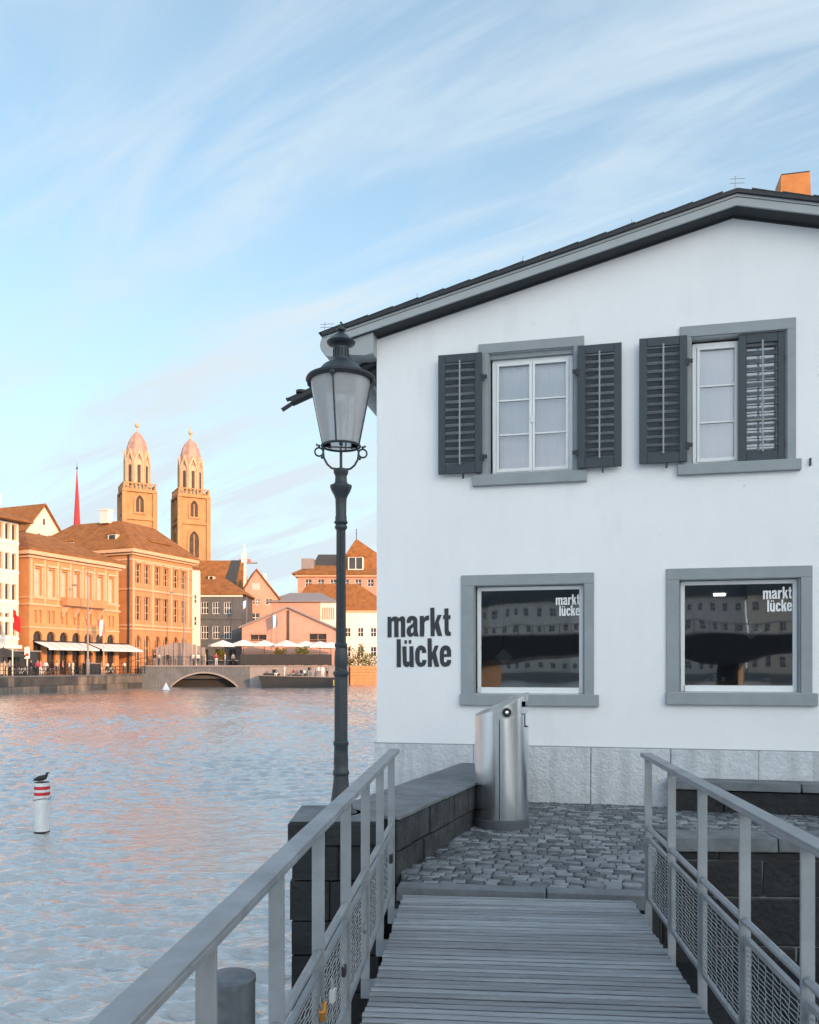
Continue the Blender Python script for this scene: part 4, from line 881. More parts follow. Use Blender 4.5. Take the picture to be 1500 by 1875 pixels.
WCACHE = {}
def win_meshes(w, h, cols, rows, fm, pm, arch):
    key = (round(w, 3), round(h, 3), cols, rows, fm.name, pm.name, arch)
    if key in WCACHE: return WCACHE[key]
    f = MB(); t = 0.07
    f.box(-w / 2, -w / 2 + t, -.05, .02, 0, h); f.box(w / 2 - t, w / 2, -.05, .02, 0, h); f.box(-w / 2 + t, w / 2 - t, -.05, .02, 0, t); f.box(-w / 2 + t, w / 2 - t, -.05, .02, h - t, h)
    for c in range(1, cols): x = -w / 2 + w * c / cols; f.box(x - .04, x + .04, -.045, .015, t, h - t)
    for r in range(1, rows): z = h * r / rows; f.box(-w / 2 + t, w / 2 - t, -.04, .01, z - .04, z + .04)
    p = MB(); p.box(-w / 2 + .01, w / 2 - .01, .021, .04, .01, h - .01)
    WCACHE[key] = (f.mesh('window', fm), p.mesh('pane', pm)); return WCACHE[key]
def add_window(par, hole, depth, cols=2, rows=2, fm=None, pm=None, sill=None):
    x0, x1, z0, z1 = hole[:4]; a, c = win_meshes(x1 - x0, z1 - z0, cols, rows, fm or M_white_paint, pm or M_glassdark, hole[4] if len(hole) > 4 else None)
    w = obj('window', a, par, ((x0 + x1) / 2, depth - .03, z0)); obj('pane', c, w)
    if sill: MB().box(x0 - .1 - (x0 + x1) / 2, x1 + .1 - (x0 + x1) / 2, -depth - .10, -depth + .035, -.16, -.002).build('sill', sill, w)
    return w
def shell(root, W, D, z0, z1, holes, m, depth=0.25, side_holes=()):
    """front wall with real openings and three more walls"""
    b = MB(); b.wall(W, z0, z1, holes, depth)
    s = MB(); s.wall(D, z0, z1, list(side_holes), depth)
    Tm = Matrix.Rotation(R(-90), 4, 'Z'); Tm.translation = (0, D, 0)
    b.add([Tm @ Vector(v) for v in s.v], s.f)
    b.add([(W, 0, z0), (W, D, z0), (W, D, z1), (W, 0, z1)], [(0, 1, 2, 3)]); b.add([(W, D, z0), (0, D, z0), (0, D, z1), (W, D, z1)], [(0, 1, 2, 3)])
    b.add([(0, 0, z1), (W, 0, z1), (W, D, z1), (0, D, z1)], [(0, 1, 2, 3)])
    if holes or side_holes: b.box(depth + .08, W - .08, depth + .04, D - .08, z0, z1 - .05)
    return b.build('wall', m, root)
def hip(root, W, D, z, h, ov, ix0, ix1, iy0, iy1, m, name='roof', t=0.18):
    B = [(-ov, -ov), (W + ov, -ov), (W + ov, D + ov), (-ov, D + ov)]; T = [(ix0, iy0), (ix1, iy0), (ix1, iy1), (ix0, iy1)]
    b = MB(); b.add([(x, y, z) for x, y in B] + [(x, y, z + t) for x, y in B] + [(x, y, z + t + h) for x, y in T],
        [(3, 2, 1, 0)] + [(i, (i + 1) % 4, 4 + (i + 1) % 4, 4 + i) for i in range(4)] + [(4 + i, 4 + (i + 1) % 4, 8 + (i + 1) % 4, 8 + i) for i in range(4)] + [(8, 9, 10, 11)])
    return b.build(name, m, root)
def gable_roof(root, W, D, z, h, ov, m, name='roof', t=0.2):
    """ridge runs along y, gable faces the front"""
    b = MB(); s = h / (W / 2); P = [(-ov, z - s * ov), (W / 2, z + h), (W + ov, z - s * ov), (W + ov, z - s * ov + t), (W / 2, z + h + t * 1.2), (-ov, z - s * ov + t)]
    b.vprism(P[:2] + [P[4], P[5]], -ov, D + ov); b.vprism([P[1], P[2], P[3], P[4]], -ov, D + ov); return b.build(name, m, root)
def band(root, name, W, z0, z1, p, m, D=None, e=0.0):
    b = MB(); b.box(-p - e, W + p, -p, -.002, z0, z1); b.box(-p - e, -.002, -.002, D or 6, z0 + .002, z1 - .002)
    return b.build(name, m, root)
FANG = math.atan2(0.926, 0.378)
def fline(Y): return (-44.1 + 0.408 * (Y - 95), Y)
QZ = 0.55
# --- white gridded block at the left edge of the view
x, y = fline(86.5); W1 = 7.6
B1 = thing('gridded_block', 'cream office block with a regular grid of tall windows and brown overhanging roof', 'building', (x, y, QZ), FANG)
h1 = []
for r, (za, zb) in enumerate(((17.7, 15.9), (14.4, 12.5), (10.9, 9.1), (6.6, 5.05))):
    for c in range(8): h1.append((0.30 + c * 0.92, 0.30 + c * 0.92 + 0.60, zb - QZ, za - QZ))
small = [(0.30 + c * 0.92, 0.9 + c * 0.92, 7.1 - QZ, 7.6 - QZ) for c in range(8)]
shell(B1, W1, 10, 0, 17.9 - QZ, h1 + small, M_cream, 0.3)
for hh in h1: add_window(B1, hh, 0.3, 1, 1, M_sandtrim)
for hh in small: add_window(B1, hh, 0.3, 1, 1, M_sandtrim)
for z in (15.45, 12.1, 8.7, 4.6): band(B1, 'floor_band', W1, z - QZ, z + .28 - QZ, 0.07, M_white_r)
for c in range(9):
    MB().box(c * .92 + .02, c * .92 + .20, -.09, -.003, 4.9 - QZ, 17.8 - QZ).build('pilaster', M_white_r, B1)
MB().box(-.4, W1 + .1, -.5, -.01, 3.6 - QZ, 4.0 - QZ).build('canopy', M_white_r, B1)
hip(B1, W1, 10, 18.0 - QZ, 2.2, 1.15, 2.5, W1 - 2.0, 4.5, 5.5, M_tile)
# --- gabled house behind it
B1b = thing('gabled_house', 'white gabled house with steep brown roof behind the cream office block', 'house', (-56.2, 120, QZ), FANG)
W = 6.6; b = MB(); b.wall(W, 0, 21.3, [(2.2, 2.8, 21.3 - 1.9, 20.9), (4.2, 4.8, 19.4, 20.9)], 0.2)
b.add([(0, 0, 21.3), (W, 0, 21.3), (W / 2, 0, 25.2)], [(0, 1, 2)]); b.add([(0, 12, 0), (0, 0, 0), (0, 0, 21.3), (0, 12, 21.3)], [(0, 1, 2, 3)]); b.box(.3, W - .3, .24, 12, 0, 21.2); b.build('wall', M_white_r, B1b)
for hh in ((2.2, 2.8, 19.4, 20.9), (4.2, 4.8, 19.4, 20.9)): add_window(B1b, hh, .2, 1, 2)
MB().box(3.15, 3.5, -.03, .02, 22.3, 23.2).build('loft_hatch', M_shade_in, B1b)
rf1 = gable_roof(B1b, W, 14, 21.3, 3.95, 0.45, M_tile)
b = MB(); b.box(2.5, 3.5, 9.0, 9.9, 23.5, 27.4); b.box(2.4, 3.6, 8.9, 10.0, 27.4, 27.65); b.build('chimney', M_white_r, rf1)
MB().lathe([(.25, 27.65), (.3, 27.9), (.12, 28.2), (.05, 28.9)], 8, (3, 9.45, 0)).build('chimney_cowl', M_iron, rf1)
# --- ochre club house with the tall first-floor windows
x, y = fline(95); W2 = 14.7
B2 = thing('sandstone_palazzo', 'low ochre sandstone palazzo with tall pale upper windows, balcony and arcade', 'building', (x, y, QZ), FANG)
up, pairs, arcs = [], [], []
for c in range(7):
    u = 1.25 + c * 2.0
    up.append((u - .52, u + .52, 9.9 - QZ, 13.1 - QZ))
    pairs += [(u - .55, u - .15, 6.7 - QZ, 8.2 - QZ), (u + .15, u + .55, 6.7 - QZ, 8.2 - QZ)]
    arcs.append((u - .68, u + .68, .02, 5.75 - QZ, 'r'))
shell(B2, W2, 11, 0, 15.0 - QZ, up + pairs + arcs, M_sand, 0.35)
for hh in up: add_window(B2, hh, .35, 1, 2, M_sandtrim, M_blindpane, M_sandtrim)
for hh in pairs: add_window(B2, hh, .35, 1, 1, M_sandtrim)
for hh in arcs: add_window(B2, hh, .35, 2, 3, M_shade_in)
for c in range(7):
    u = 1.25 + c * 2.0; b = MB(); b.box(u - .72, u + .72, -.28, -.003, 13.35 - QZ, 13.6 - QZ); b.box(u - .70, u - .53, -.14, -.003, 9.75 - QZ, 13.345 - QZ); b.box(u + .53, u + .70, -.14, -.003, 9.75 - QZ, 13.345 - QZ); b.build('window_hood', M_sandtrim, B2)
for c in range(8): MB().box(c * 2.0 + .12, c * 2.0 + .36, -.10, -.003, 8.95 - QZ, 14.2 - QZ).build('pilaster', M_sandtrim, B2)
band(B2, 'string_course', W2, 8.75 - QZ, 8.95 - QZ, .16, M_sandtrim, 11); band(B2, 'string_course', W2, 9.55 - QZ, 9.72 - QZ, .12, M_sandtrim, 11); band(B2, 'string_course', W2, 6.1 - QZ, 6.25 - QZ, .08, M_sandtrim, 11)
band(B2, 'cornice', W2, 14.25 - QZ, 14.5 - QZ, .25, M_sandtrim, 11); band(B2, 'cornice', W2, 14.6 - QZ, 15.05 - QZ, .62, M_sandtrim, 11)
hip(B2, W2, 11, 15.06 - QZ, 2.9, .7, 4.2, W2 - 5.5, 5.2, 5.8, M_tile)
bal = MB(); bal.box(4.6, 11.4, -1.05, -.003, 8.96 - QZ, 9.12 - QZ); bal.box(4.6, 11.4, -1.05, -.95, 9.12 - QZ, 9.95 - QZ); bal.box(4.6, 4.72, -.95, -.2, 9.12 - QZ, 9.95 - QZ); bal.box(11.28, 11.4, -.95, -.2, 9.12 - QZ, 9.95 - QZ); bal = bal.build('balcony', M_sand2, B2)
for u in (5.0, 6.9, 8.9, 10.9):
    b = MB(); b.add([(u - .15, -.004, 7.6 - QZ), (u + .15, -.004, 7.6 - QZ), (u - .15, -.95, 8.74 - QZ), (u + .15, -.95, 8.74 - QZ), (u - .15, -.004, 8.74 - QZ), (u + .15, -.004, 8.74 - QZ)], [(0, 1, 3, 2), (0, 2, 4), (1, 5, 3), (2, 3, 5, 4)]); b.build('bracket', M_sandtrim, bal)
for i_, (ua_, ub_, lab) in enumerate(((0.5, 8.6, 'long white canvas awning sloping out from the ochre arcade'), (9.0, 16.5, 'shorter white canvas awning beyond the lamp pole on the ochre arcade'))):
    org = Vector((x, y, QZ)) + Matrix.Rotation(FANG, 3, 'Z') @ Vector((ua_, -.05, 3.9))
    aw = thing('awning', lab, 'awning', org, FANG); n_ = int((ub_ - ua_) / 1.35); w_ = (ub_ - ua_) / n_
    for q in range(n_):
        b = MB(); b.add([(q * w_ + .03, -.02, .05), ((q + 1) * w_ - .03, -.02, .05), ((q + 1) * w_ - .03, -2.4, -.75), (q * w_ + .03, -2.4, -.75), (q * w_ + .03, -2.4, -.95), ((q + 1) * w_ - .03, -2.4, -.95)], [(0, 1, 2, 3), (3, 2, 5, 4)]); b.build('canvas_panel', M_awning, aw)
        MB().bar((q * w_, -.02, .03), (q * w_, -2.4, -.77), .05, .05).build('arm', M_iron, aw)
    MB().box(0, ub_ - ua_, -.1, .03, .06, .2).build('roller_box', M_iron, aw)
# --- the large sandstone hall beside it
x, y = fline(111); W3 = 13.0; D3 = 20
B3 = thing('sandstone_hall', 'tall ochre sandstone hall with paired mullioned windows and big brown hipped roof', 'building', (x, y, QZ), FANG)
cols = [1.2, 3.0, 5.2, 7.0, 9.2, 11.0]; hs = []; ar = []
for u in cols:
    hs += [(u - .55, u + .55, 13.0 - QZ, 15.6 - QZ), (u - .55, u + .55, 7.9 - QZ, 11.2 - QZ)]; ar.append((u - .62, u + .62, .02, 5.9 - QZ, 'p'))
shell(B3, W3, D3, 0, 17.2 - QZ, hs + ar, M_sand2, .35)
for hh in hs: add_window(B3, hh, .35, 2, 3, M_sandtrim)
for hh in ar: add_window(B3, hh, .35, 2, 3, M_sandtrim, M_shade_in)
for z, p in ((12.0, .18), (7.1, .14), (6.6, .1), (16.0, .12)): band(B3, 'string_course', W3, z - QZ, z + .22 - QZ, p, M_sandtrim, D3)
band(B3, 'cornice', W3, 16.75 - QZ, 17.0 - QZ, .35, M_sandtrim, D3); band(B3, 'cornice', W3, 17.05 - QZ, 17.5 - QZ, .75, M_sandtrim, D3)
for u in (0.15, 4.1, 8.1, 12.0): MB().box(u - .14, u + .14, -.13, -.003, 6.85 - QZ, 16.0 - QZ).build('pilaster', M_sandtrim, B3)
for c in cols: MB().box(c - .7, c + .7, -.2, -.003, 15.75 - QZ, 15.95 - QZ).build('window_hood', M_sandtrim, B3)
rf3 = hip(B3, W3, D3, 17.51 - QZ, 4.7, .8, 4.2, 11.3, 5.6, 14.5, M_tile)
def dormer(par, T, w, h, d, panes, wall_m, roof_m):
    b = MB(); b.box(-w / 2, w / 2, 0, d, 0, h); b2 = [T @ Vector(v) for v in b.v]; q = MB(); q.add(b2, b.f); dm = q.build('dormer', wall_m, par)
    q = MB(); r_ = MB(); r_.vprism([(-w / 2 - .15, h + .002), (w / 2 + .15, h + .002), (0, h + w * .42)], -.2, d); q.add([T @ Vector(v) for v in r_.v], r_.f); q.build('dormer_roof', roof_m, dm)
    for i in range(panes):
        pw = (w - .3) / panes; q = MB(); r_ = MB(); r_.box(-w / 2 + .15 + i * pw + .08, -w / 2 + .15 + (i + 1) * pw - .08, -.03, -.002, .25, h - .15); q.add([T @ Vector(v) for v in r_.v], r_.f); q.build('dormer_pane', M_glassdark, dm)
dormer(rf3, Matrix.Translation((0.8, 4.2, 17.9 - QZ)) @ Matrix.Rotation(R(-90), 4, 'Z'), 1.5, 2.0, 2.5, 1, M_cream, M_tile)
dormer(rf3, Matrix.Translation((0.6, 11.5, 17.9 - QZ)) @ Matrix.Rotation(R(-90), 4, 'Z'), 1.3, 1.3, 2.0, 1, M_cream, M_tile)
b = MB(); b.box(5.6, 9.4, 1.6, 4.5, 18.2 - QZ, 19.3 - QZ); dm = b.build('long_dormer', M_cream, rf3)
b = MB(); b.add([(5.2, 1.2, 19.3 - QZ), (9.8, 1.2, 19.3 - QZ), (9.8, 5.2, 20.8 - QZ), (5.2, 5.2, 20.8 - QZ), (5.2, 1.2, 19.5 - QZ), (9.8, 1.2, 19.5 - QZ), (9.8, 5.2, 21.0 - QZ), (5.2, 5.2, 21.0 - QZ)], [(3, 2, 1, 0), (4, 5, 6, 7), (0, 1, 5, 4), (1, 2, 6, 5), (3, 0, 4, 7)]); b.build('dormer_roof', M_tile, dm)
for q in range(5): MB().box(5.8 + q * .74, 6.2 + q * .74, 1.57, 1.598, 18.45 - QZ, 19.1 - QZ).build('dormer_pane', M_glassdark, dm)
b = MB(); b.box(3.2, 4.3, 7.2, 8.6, 21.5, 23.3); b.box(3.1, 4.4, 7.1, 8.7, 23.3, 23.5); b.build('chimney', M_white_r, rf3)
MB().tube([(-.16, .5, .2), (-.16, .5, 17)], .11, 8).build('downpipe', M_iron, B3)
# glazed grey pavilion in front of the hall
pv = thing('site_screen', 'grey corrugated screen standing in front of the sandstone hall', 'screen', (-35.2, 113.6, 1.7), R(8))
for q in range(11): MB().box(q * .62, q * .62 + .5, -.05 - (q % 2) * .09, .05 - (q % 2) * .09, 0, 2.3 + .9 * math.sin(math.pi * (q + 1) / 12)).build('screen_sheet', M_zinc, pv)
MB().box(-.1, 6.9, .06, .14, 1.0, 1.1).build('screen_rail', M_iron, pv)

# --- twin church towers
M_belfry = mat('belfry_stone', (0.60, 0.44, 0.29), 0.85, var=0.12, scale=0.8, bump=0.2, streak=0.2)
def church_tower(px, Y, label, dz=0.0):
    c = at(px, 1220, Y); s = 7.9; hw = s / 2
    T = thing('church_tower', label, 'church tower', (c.x, Y, QZ), R(28), 'twin church towers')
    z = lambda v: v - QZ + dz
    b = MB(); b.box(-hw, hw, -hw, hw, 0, z(48.6)); b.build('shaft', M_tower, T)
    for zc, p in ((48.0, .55), (40.6, .45), (29.5, .45)):
        b = MB(); b.box(-hw - p, hw + p, -hw - p, hw + p, z(zc), z(zc + .55)); b.build('string_course', M_tower, T)
    for sx in (-1, 1):
        for sy in (-1, 1): b = MB(); b.box(sx * hw - .55, sx * hw + .55, sy * hw - .55, sy * hw + .55, 0, z(47.9)); b.build('corner_buttress', M_tower, T)
    for a in (0, 90, 180, 270):                                       # belfry openings on every face
        M = Matrix.Rotation(R(a), 4, 'Z')
        for zb, zt_, w in ((42.2, 47.2, 2.0), (31.0, 38.8, 2.6)):
            pts = arch_pts(-w / 2, w / 2, z(zt_), 'p'); out = arch_pts(-w / 2 - .55, w / 2 + .55, z(zt_ + .75), 'p')
            b = MB(); K = len(pts)
            Pi = [(-w / 2, z(zb))] + pts + [(w / 2, z(zb))]; Po = [(-w / 2 - .55, z(zb))] + out + [(w / 2 + .55, z(zb))]
            for y0, y1 in ((-hw - .35, -hw + .02),):
                n_ = len(Pi); vs = [M @ Vector((q[0], y0, q[1])) for q in Pi] + [M @ Vector((q[0], y0, q[1])) for q in Po] + [M @ Vector((q[0], y1, q[1])) for q in Pi] + [M @ Vector((q[0], y1, q[1])) for q in Po]
                b.add(vs, [(i, i + 1, n_ + i + 1, n_ + i) for i in range(n_ - 1)] + [(i, 2 * n_ + i, 2 * n_ + i + 1, i + 1) for i in range(n_ - 1)] + [(n_ + i, n_ + i + 1, 3 * n_ + i + 1, 3 * n_ + i) for i in range(n_ - 1)])
            wn_ = b.build('belfry_window', M_tower, T)
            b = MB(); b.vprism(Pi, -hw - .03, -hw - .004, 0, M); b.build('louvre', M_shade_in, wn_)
            b = MB()
            for xx in (-w / 4 * .2, ): b.box(-.14, .14, -hw - .22, -hw - .031, z(zb), z(zt_ - 1.0), 0, M)
            b.box(-w / 2, w / 2, -hw - .3, -hw - .031, z(zb), z(zb) + .5, 0, M); b.build('mullion', M_tower, wn_)
        b = MB(); b.box(-hw - .2, hw + .2, -hw - .35, -hw - .12, z(48.56), z(48.85), 0, M); b.box(-hw - .2, hw + .2, -hw - .35, -hw - .12, z(50.2), z(50.5), 0, M)
        for q in range(9): b.box(-hw + q * s / 8 - .16, -hw + q * s / 8 + .16, -hw - .33, -hw - .14, z(48.85), z(50.2), 0, M)
        b.build('gallery_parapet', M_tower, T)
    ro = 3.3
    b = MB(); b.lathe([(ro, z(48.5)), (ro, z(56.6)), (ro - .35, z(57.2))], 8, a0=R(22.5)); b.build('octagon', M_belfry, T)
    for q in range(8):
        M = Matrix.Rotation(R(45 * q), 4, 'Z'); ap = ro * math.cos(R(22.5)); hw8 = ro * math.sin(R(22.5))
        b = MB(); b.vprism([(-hw8, z(49)), (-hw8 + .35, z(49)), (-hw8 + .35, z(56.4)), (0, z(58.7)), (hw8 - .35, z(56.4)), (hw8 - .35, z(49)), (hw8, z(49)), (hw8, z(56.8)), (0, z(59.9)), (-hw8, z(56.8))], -ap - .28, -ap + .5, 0, M); b.build('gablet', M_belfry, T)
        b = MB(); b.box(-.42, .42, -ap - .05, -ap - .003, z(50.2), z(55.6), 0, M); b.build('lancet', M_shade_in, T)
    b = MB(); b.lathe([(ro * .90, z(57)), (ro * .9, z(59.0)), (ro * .84, z(60.6)), (ro * .70, z(62.3)), (ro * .47, z(63.8)), (ro * .2, z(64.7)), (.12, z(65.1))], 8, a0=R(22.5)); b.build('dome', M_domeroof, T)
    b = MB(); b.lathe([(.3, z(65.0)), (.16, z(65.6)), (.16, z(66.2)), (.5, z(66.5)), (.62, z(66.9)), (.5, z(67.3)), (.12, z(67.6)), (.05, z(68.6))], 10); b.build('finial', M_sandtrim, T, smooth=True)
church_tower(251, 222, 'tall domed stone church tower rising behind the hipped roof, nearer the red spire')
church_tower(349, 229, 'tall domed stone church tower standing nearer the stepped gable')
# --- red needle spire
c = at(141, 1220, 300); sp = thing('spire', 'slender red church spire behind the brown roofs', 'spire', (c.x, 300, QZ))
b = MB(); b.box(-2.0, 2.0, -2.0, 2.0, 0, 42); b.build('tower', M_tower, sp)
b = MB(); b.lathe([(2.1, 42), (1.15, 53), (.12, 73)], 8, a0=R(22.5)); b.build('needle', M_copper_red, sp)
b = MB(); b.lathe([(.1, 73), (.35, 73.6), (.1, 74.2), (.05, 75.5)], 6); b.build('vane', M_iron, sp)

# --- narrow white house and grey timbered house
p = at(351, 1220, 126.5); nw = thing('narrow_house', 'narrow white house squeezed beside the sandstone hall', 'house', (p.x, 126.5, 1.7), R(20))
hn = [(.35, .75, 6.2, 7.6), (.35, .75, 9.6, 11)]
shell(nw, 1.3, 8, 0, 14.8, hn, M_white_r, .15)
for hh in hn: add_window(nw, hh, .15, 1, 2)
hip(nw, 1.3, 8, 14.8, .6, .25, .3, 1.0, 2, 6, M_tile)
p = at(363, 1220, 128); wG = (443 - 363) / 1500 * 128
gh = thing('grey_house', 'dark grey house with white mullioned windows under a brown hipped roof', 'house', (p.x, 128, 1.7), 0)
hg = []
for px0, px1 in ((368, 382), (389, 403), (410, 424)):
    a, c_ = (px0 - 363) * 128 / 1500, (px1 - 363) * 128 / 1500
    for t_, b_ in ((1102, 1124), (1146, 1170)): hg.append((a, c_, at(0, b_, 128).z - 1.7, at(0, t_, 128).z - 1.7))
hg2 = [(0.5, 1.6, 0.02, 2.6), (2.6, 3.9, .5, 2.6), (4.8, 5.9, .02, 2.6)]
shell(gh, wG, 9, 0, 11.1, hg + hg2, M_grey_r, .2)
for hh in hg: add_window(gh, hh, .2, 3, 2)
for hh in hg2: add_window(gh, hh, .2, 2, 2, M_grey_r)
for z in (3.1, 7.2, 10.75): band(gh, 'string_course', wG, z, z + .3, .12, M_grey_r if z < 10 else M_white_r, 9)
hip(gh, wG, 9, 11.12, 2.6, .5, 0.2, 3.6, 3.6, 4.4, M_tile)
# tall dark roof with white stepped gable behind
p = at(356, 1220, 146); wC = (437 - 356) / 1500 * 146
ch_ = thing('steep_roofed_church', 'church with a steep brown and dark roof and white stepped gable turret', 'church', (p.x, 146, 1.7), 0)
MB().box(0, wC, 0, 10, 0, 13.5).build('wall', M_white_r, ch_)
b = MB(); b.add([(-.3, -.4, 13.5), (wC, -.4, 13.5), (wC, 5, 19.4), (-.3, 5, 19.4), (-.3, 10.4, 13.5), (wC, 10.4, 13.5)], [(0, 1, 2, 3), (3, 2, 5, 4), (0, 3, 4), (1, 5, 2), (0, 4, 5, 1)]); rc = b.build('roof', M_tile, ch_)
b = MB(); b.add([(wC * .62, -.45, 13.46), (wC - .6, -.45, 13.46), (wC - .6, 4.95, 19.44), (wC * .70, 4.95, 19.44)], [(0, 1, 2, 3)]); b.build('dark_patch', M_slate, rc)  # darker patch over the right part of the front slope
for q in range(5): MB().box(wC - .5 , wC + .3, 4.0 + q * .15, 6.0 - q * .15, 12.6 + q * 1.4 - (.0 if q else 6), 12.6 + (q + 1) * 1.4).build('gable_step', M_white_r, ch_)
b = MB(); b.box(wC - .45, wC + .45, 4.6, 5.4, 19.6, 20.6); b.lathe([(.5, 20.6), (.2, 21.4), (.05, 22.6)], 8, (wC, 5, 0)); b.build('turret', M_white_r, ch_)
dormer(rc, Matrix.Translation((wC * .36, 0.6, 14.6)), 1.0, 1.5, 2.5, 1, M_cream, M_tile)
# --- pink gabled house
p = at(440, 1220, 136); pk = thing('pink_house', 'pink gabled house with brown roof behind the low pink hall', 'house', (p.x, 136, 1.7), R(16))
W = 6.3; zE = 11.3; hP = [(2.0, 2.5, 12.7, 13.7), (2.65, 3.15, 12.7, 13.7), (1.7, 2.35, 10.2, 11.25), (2.55, 3.2, 10.2, 11.25), (4.2, 5.3, 10.2, 11.25), (1.8, 3.2, 7.2, 8.8)]
b = MB(); b.wall(W, 0, 11.3, [h_ for h_ in hP if h_[3] < 11.3], .2)
b.add([(0, 0, 11.3), (W, 0, 11.3), (W * .42, 0, 15.9)], [(0, 1, 2)]); b.add([(W, 0, 0), (W, 9, 0), (W, 9, 11.3), (W, 0, 11.3)], [(0, 1, 2, 3)]); b.add([(0, 9, 0), (0, 0, 0), (0, 0, 11.3), (0, 9, 11.3)], [(0, 1, 2, 3)]); b.box(.3, W - .3, .25, 8.9, 0, 11.2); b.build('wall', M_pink, pk)
for h_ in hP:
    if h_[3] < 11.3: add_window(pk, h_, .2, 2, 2)
    else: w_ = add_window(pk, h_, .02, 2, 2)
b = MB(); ax = W * .42
b.vprism([(-.35, 10.85), (ax, 15.95), (ax, 16.25), (-.35, 11.15)], -.35, 9.5); b.vprism([(ax, 15.95), (W + .5, 10.75), (W + .5, 11.05), (ax, 16.25)], -.35, 9.5); b.build('roof', M_tile, pk)
b = MB(); b.box(4.3, 4.9, 5.5, 6.2, 12, 16.0); b.build('chimney', M_white_r, pk)
# --- low pink hall with shallow gable
p = at(443, 1220, 123); W = (609 - 443) / 1500 * 123
ph = thing('pink_hall', 'low pink hall with shallow gable, flagpole slot and dark openings', 'building', (p.x, 123, 1.7), 0)
zz = lambda y_: at(0, y_, 123).z - 1.7; us_ = lambda q: (q - 443) * 123 / 1500
hH = [(us_(458), us_(488), zz(1174), zz(1162)), (us_(566), us_(598), zz(1176), zz(1160))]
b = MB(); b.wall(W, 0, zz(1149), hH, .4); b.add([(0, 0, zz(1149)), (W, 0, zz(1149)), (us_(528), 0, zz(1113))], [(0, 1, 2)]); b.add([(W, 0, 0), (W, 12, 0), (W, 12, zz(1149)), (W, 0, zz(1149))], [(0, 1, 2, 3)]); b.add([(0, 12, 0), (0, 0, 0), (0, 0, zz(1149)), (0, 12, zz(1149))], [(0, 1, 2, 3)]); b.box(.3, W - .3, .45, 11.8, 0, zz(1150)); b.build('wall', M_pink2, ph)
for hh in hH: add_window(ph, hh, .4, 2, 1, M_pink2)
MB().box(us_(525), us_(530), -.06, -.003, zz(1172), zz(1118)).build('slot', M_shade_in, ph)
for q in range(7):
    z = 1.0 + q * .95
    if z < zz(1150): MB().box(.02, W - .02, -.03, -.002, z, z + .05).build('joint_band', M_sandtrim if False else M_pink, ph)
b = MB(); ax = us_(528); za1 = zz(1113); e = zz(1149); s1 = (za1 - e) / ax; s2 = (za1 - e) / (W - ax)
b.vprism([(-.4, e - .4 * s1), (ax, za1), (ax, za1 + .25), (-.4, e - .4 * s1 + .25)], -.5, 12); b.vprism([(ax, za1), (W + .4, e - .4 * s2), (W + .4, e - .4 * s2 + .25), (ax, za1 + .25)], -.5, 12); b.build('roof', M_zinc, ph)
# --- pink box with zinc hip and slatted side
p = at(490, 1220, 137.5); W = (587 - 490) / 1500 * 137.5
pb_ = thing('zinc_roofed_hall', 'taller pink hall with zinc hipped roof and slatted white end', 'building', (p.x, 137.5, 1.7), R(-4))
zb_ = at(0, 1104, 137.5).z - 1.7
MB().box(0, W, 0, 9, 0, zb_).build('wall', M_pink2, pb_); b = MB(); b.box(W + .002, W + 2.7, 0.3, 9, 0, zb_ + .1); b.build('white_end', M_white_r, pb_)
for q in range(6): MB().box(W + .35 + q * .36, W + .52 + q * .36, .24, .298, zb_ - 2.8, zb_ - .8).build('slat', M_sand2, pb_)
hip(pb_, W + 2.6, 9, zb_ + .11, 1.7, .3, 3.0, W - .6, 3.8, 5.0, M_zinc)
# --- big roofed house on the right
p = at(538, 1220, 147); lo = thing('white_walled_house', 'white walled house with broad brown hipped roof behind the street lamp', 'house', (p.x, 147, 1.7), 0)
W = 17.5; ze = at(0, 1117, 147).z - 1.7
hL = [(9.2 + q * 2.3, 10.2 + q * 2.3, 5.2, 6.8) for q in range(3)] + [(9.2 + q * 2.3, 10.2 + q * 2.3, 1.6, 3.4) for q in range(3)]
shell(lo, W, 10, 0, ze, hL, M_white_r, .25)
for hh in hL: add_window(lo, hh, .25, 2, 2)
hip(lo, W, 10, ze, 4.9, .7, 2.0, 11.4, 4.2, 5.8, M_tile)
band(lo, 'cornice', W, ze - .4, ze - .01, .3, M_sandtrim, 10)
p = at(545, 1220, 158); hi = thing('guild_house', 'tall guild house with dormer, slate wing and steep brown pyramid roof', 'building', (p.x, 158, 1.7), 0)
W = 19; ze = at(0, 1052, 158).z - 1.7
hU = [(1.5 + q * 2.4, 2.7 + q * 2.4, ze - 2.3, ze - .9) for q in range(7)]
shell(hi, W, 12, 0, ze, hU, M_pink, .25)
for hh in hU: add_window(hi, hh, .25, 2, 2)
r1 = hip(hi, W, 12, ze, 1.9, 1.0, 2.2, W - 2.0, 2.8, 9.2, M_tile)
band(hi, 'cornice', W, ze - .45, ze - .01, .5, M_sandtrim, 12)
b = MB(); b.add([(2.2, 3.0, ze + 1.6), (8.2, 3.0, ze + 1.6), (8.2, 9, ze + 1.6), (2.2, 9, ze + 1.6), (3.4, 5.4, ze + 4.6), (8.2, 5.4, ze + 4.6), (8.2, 6.6, ze + 4.6), (3.4, 6.6, ze + 4.6)], [(0, 1, 5, 4), (1, 2, 6, 5), (2, 3, 7, 6), (3, 0, 4, 7), (4, 5, 6, 7)]); b.build('slate_wing', M_slate, r1)
MB().box(.6, 3.0, .8, 3.6, ze + 1.2, ze + 3.2).build('wing_dormer', M_zinc, r1)
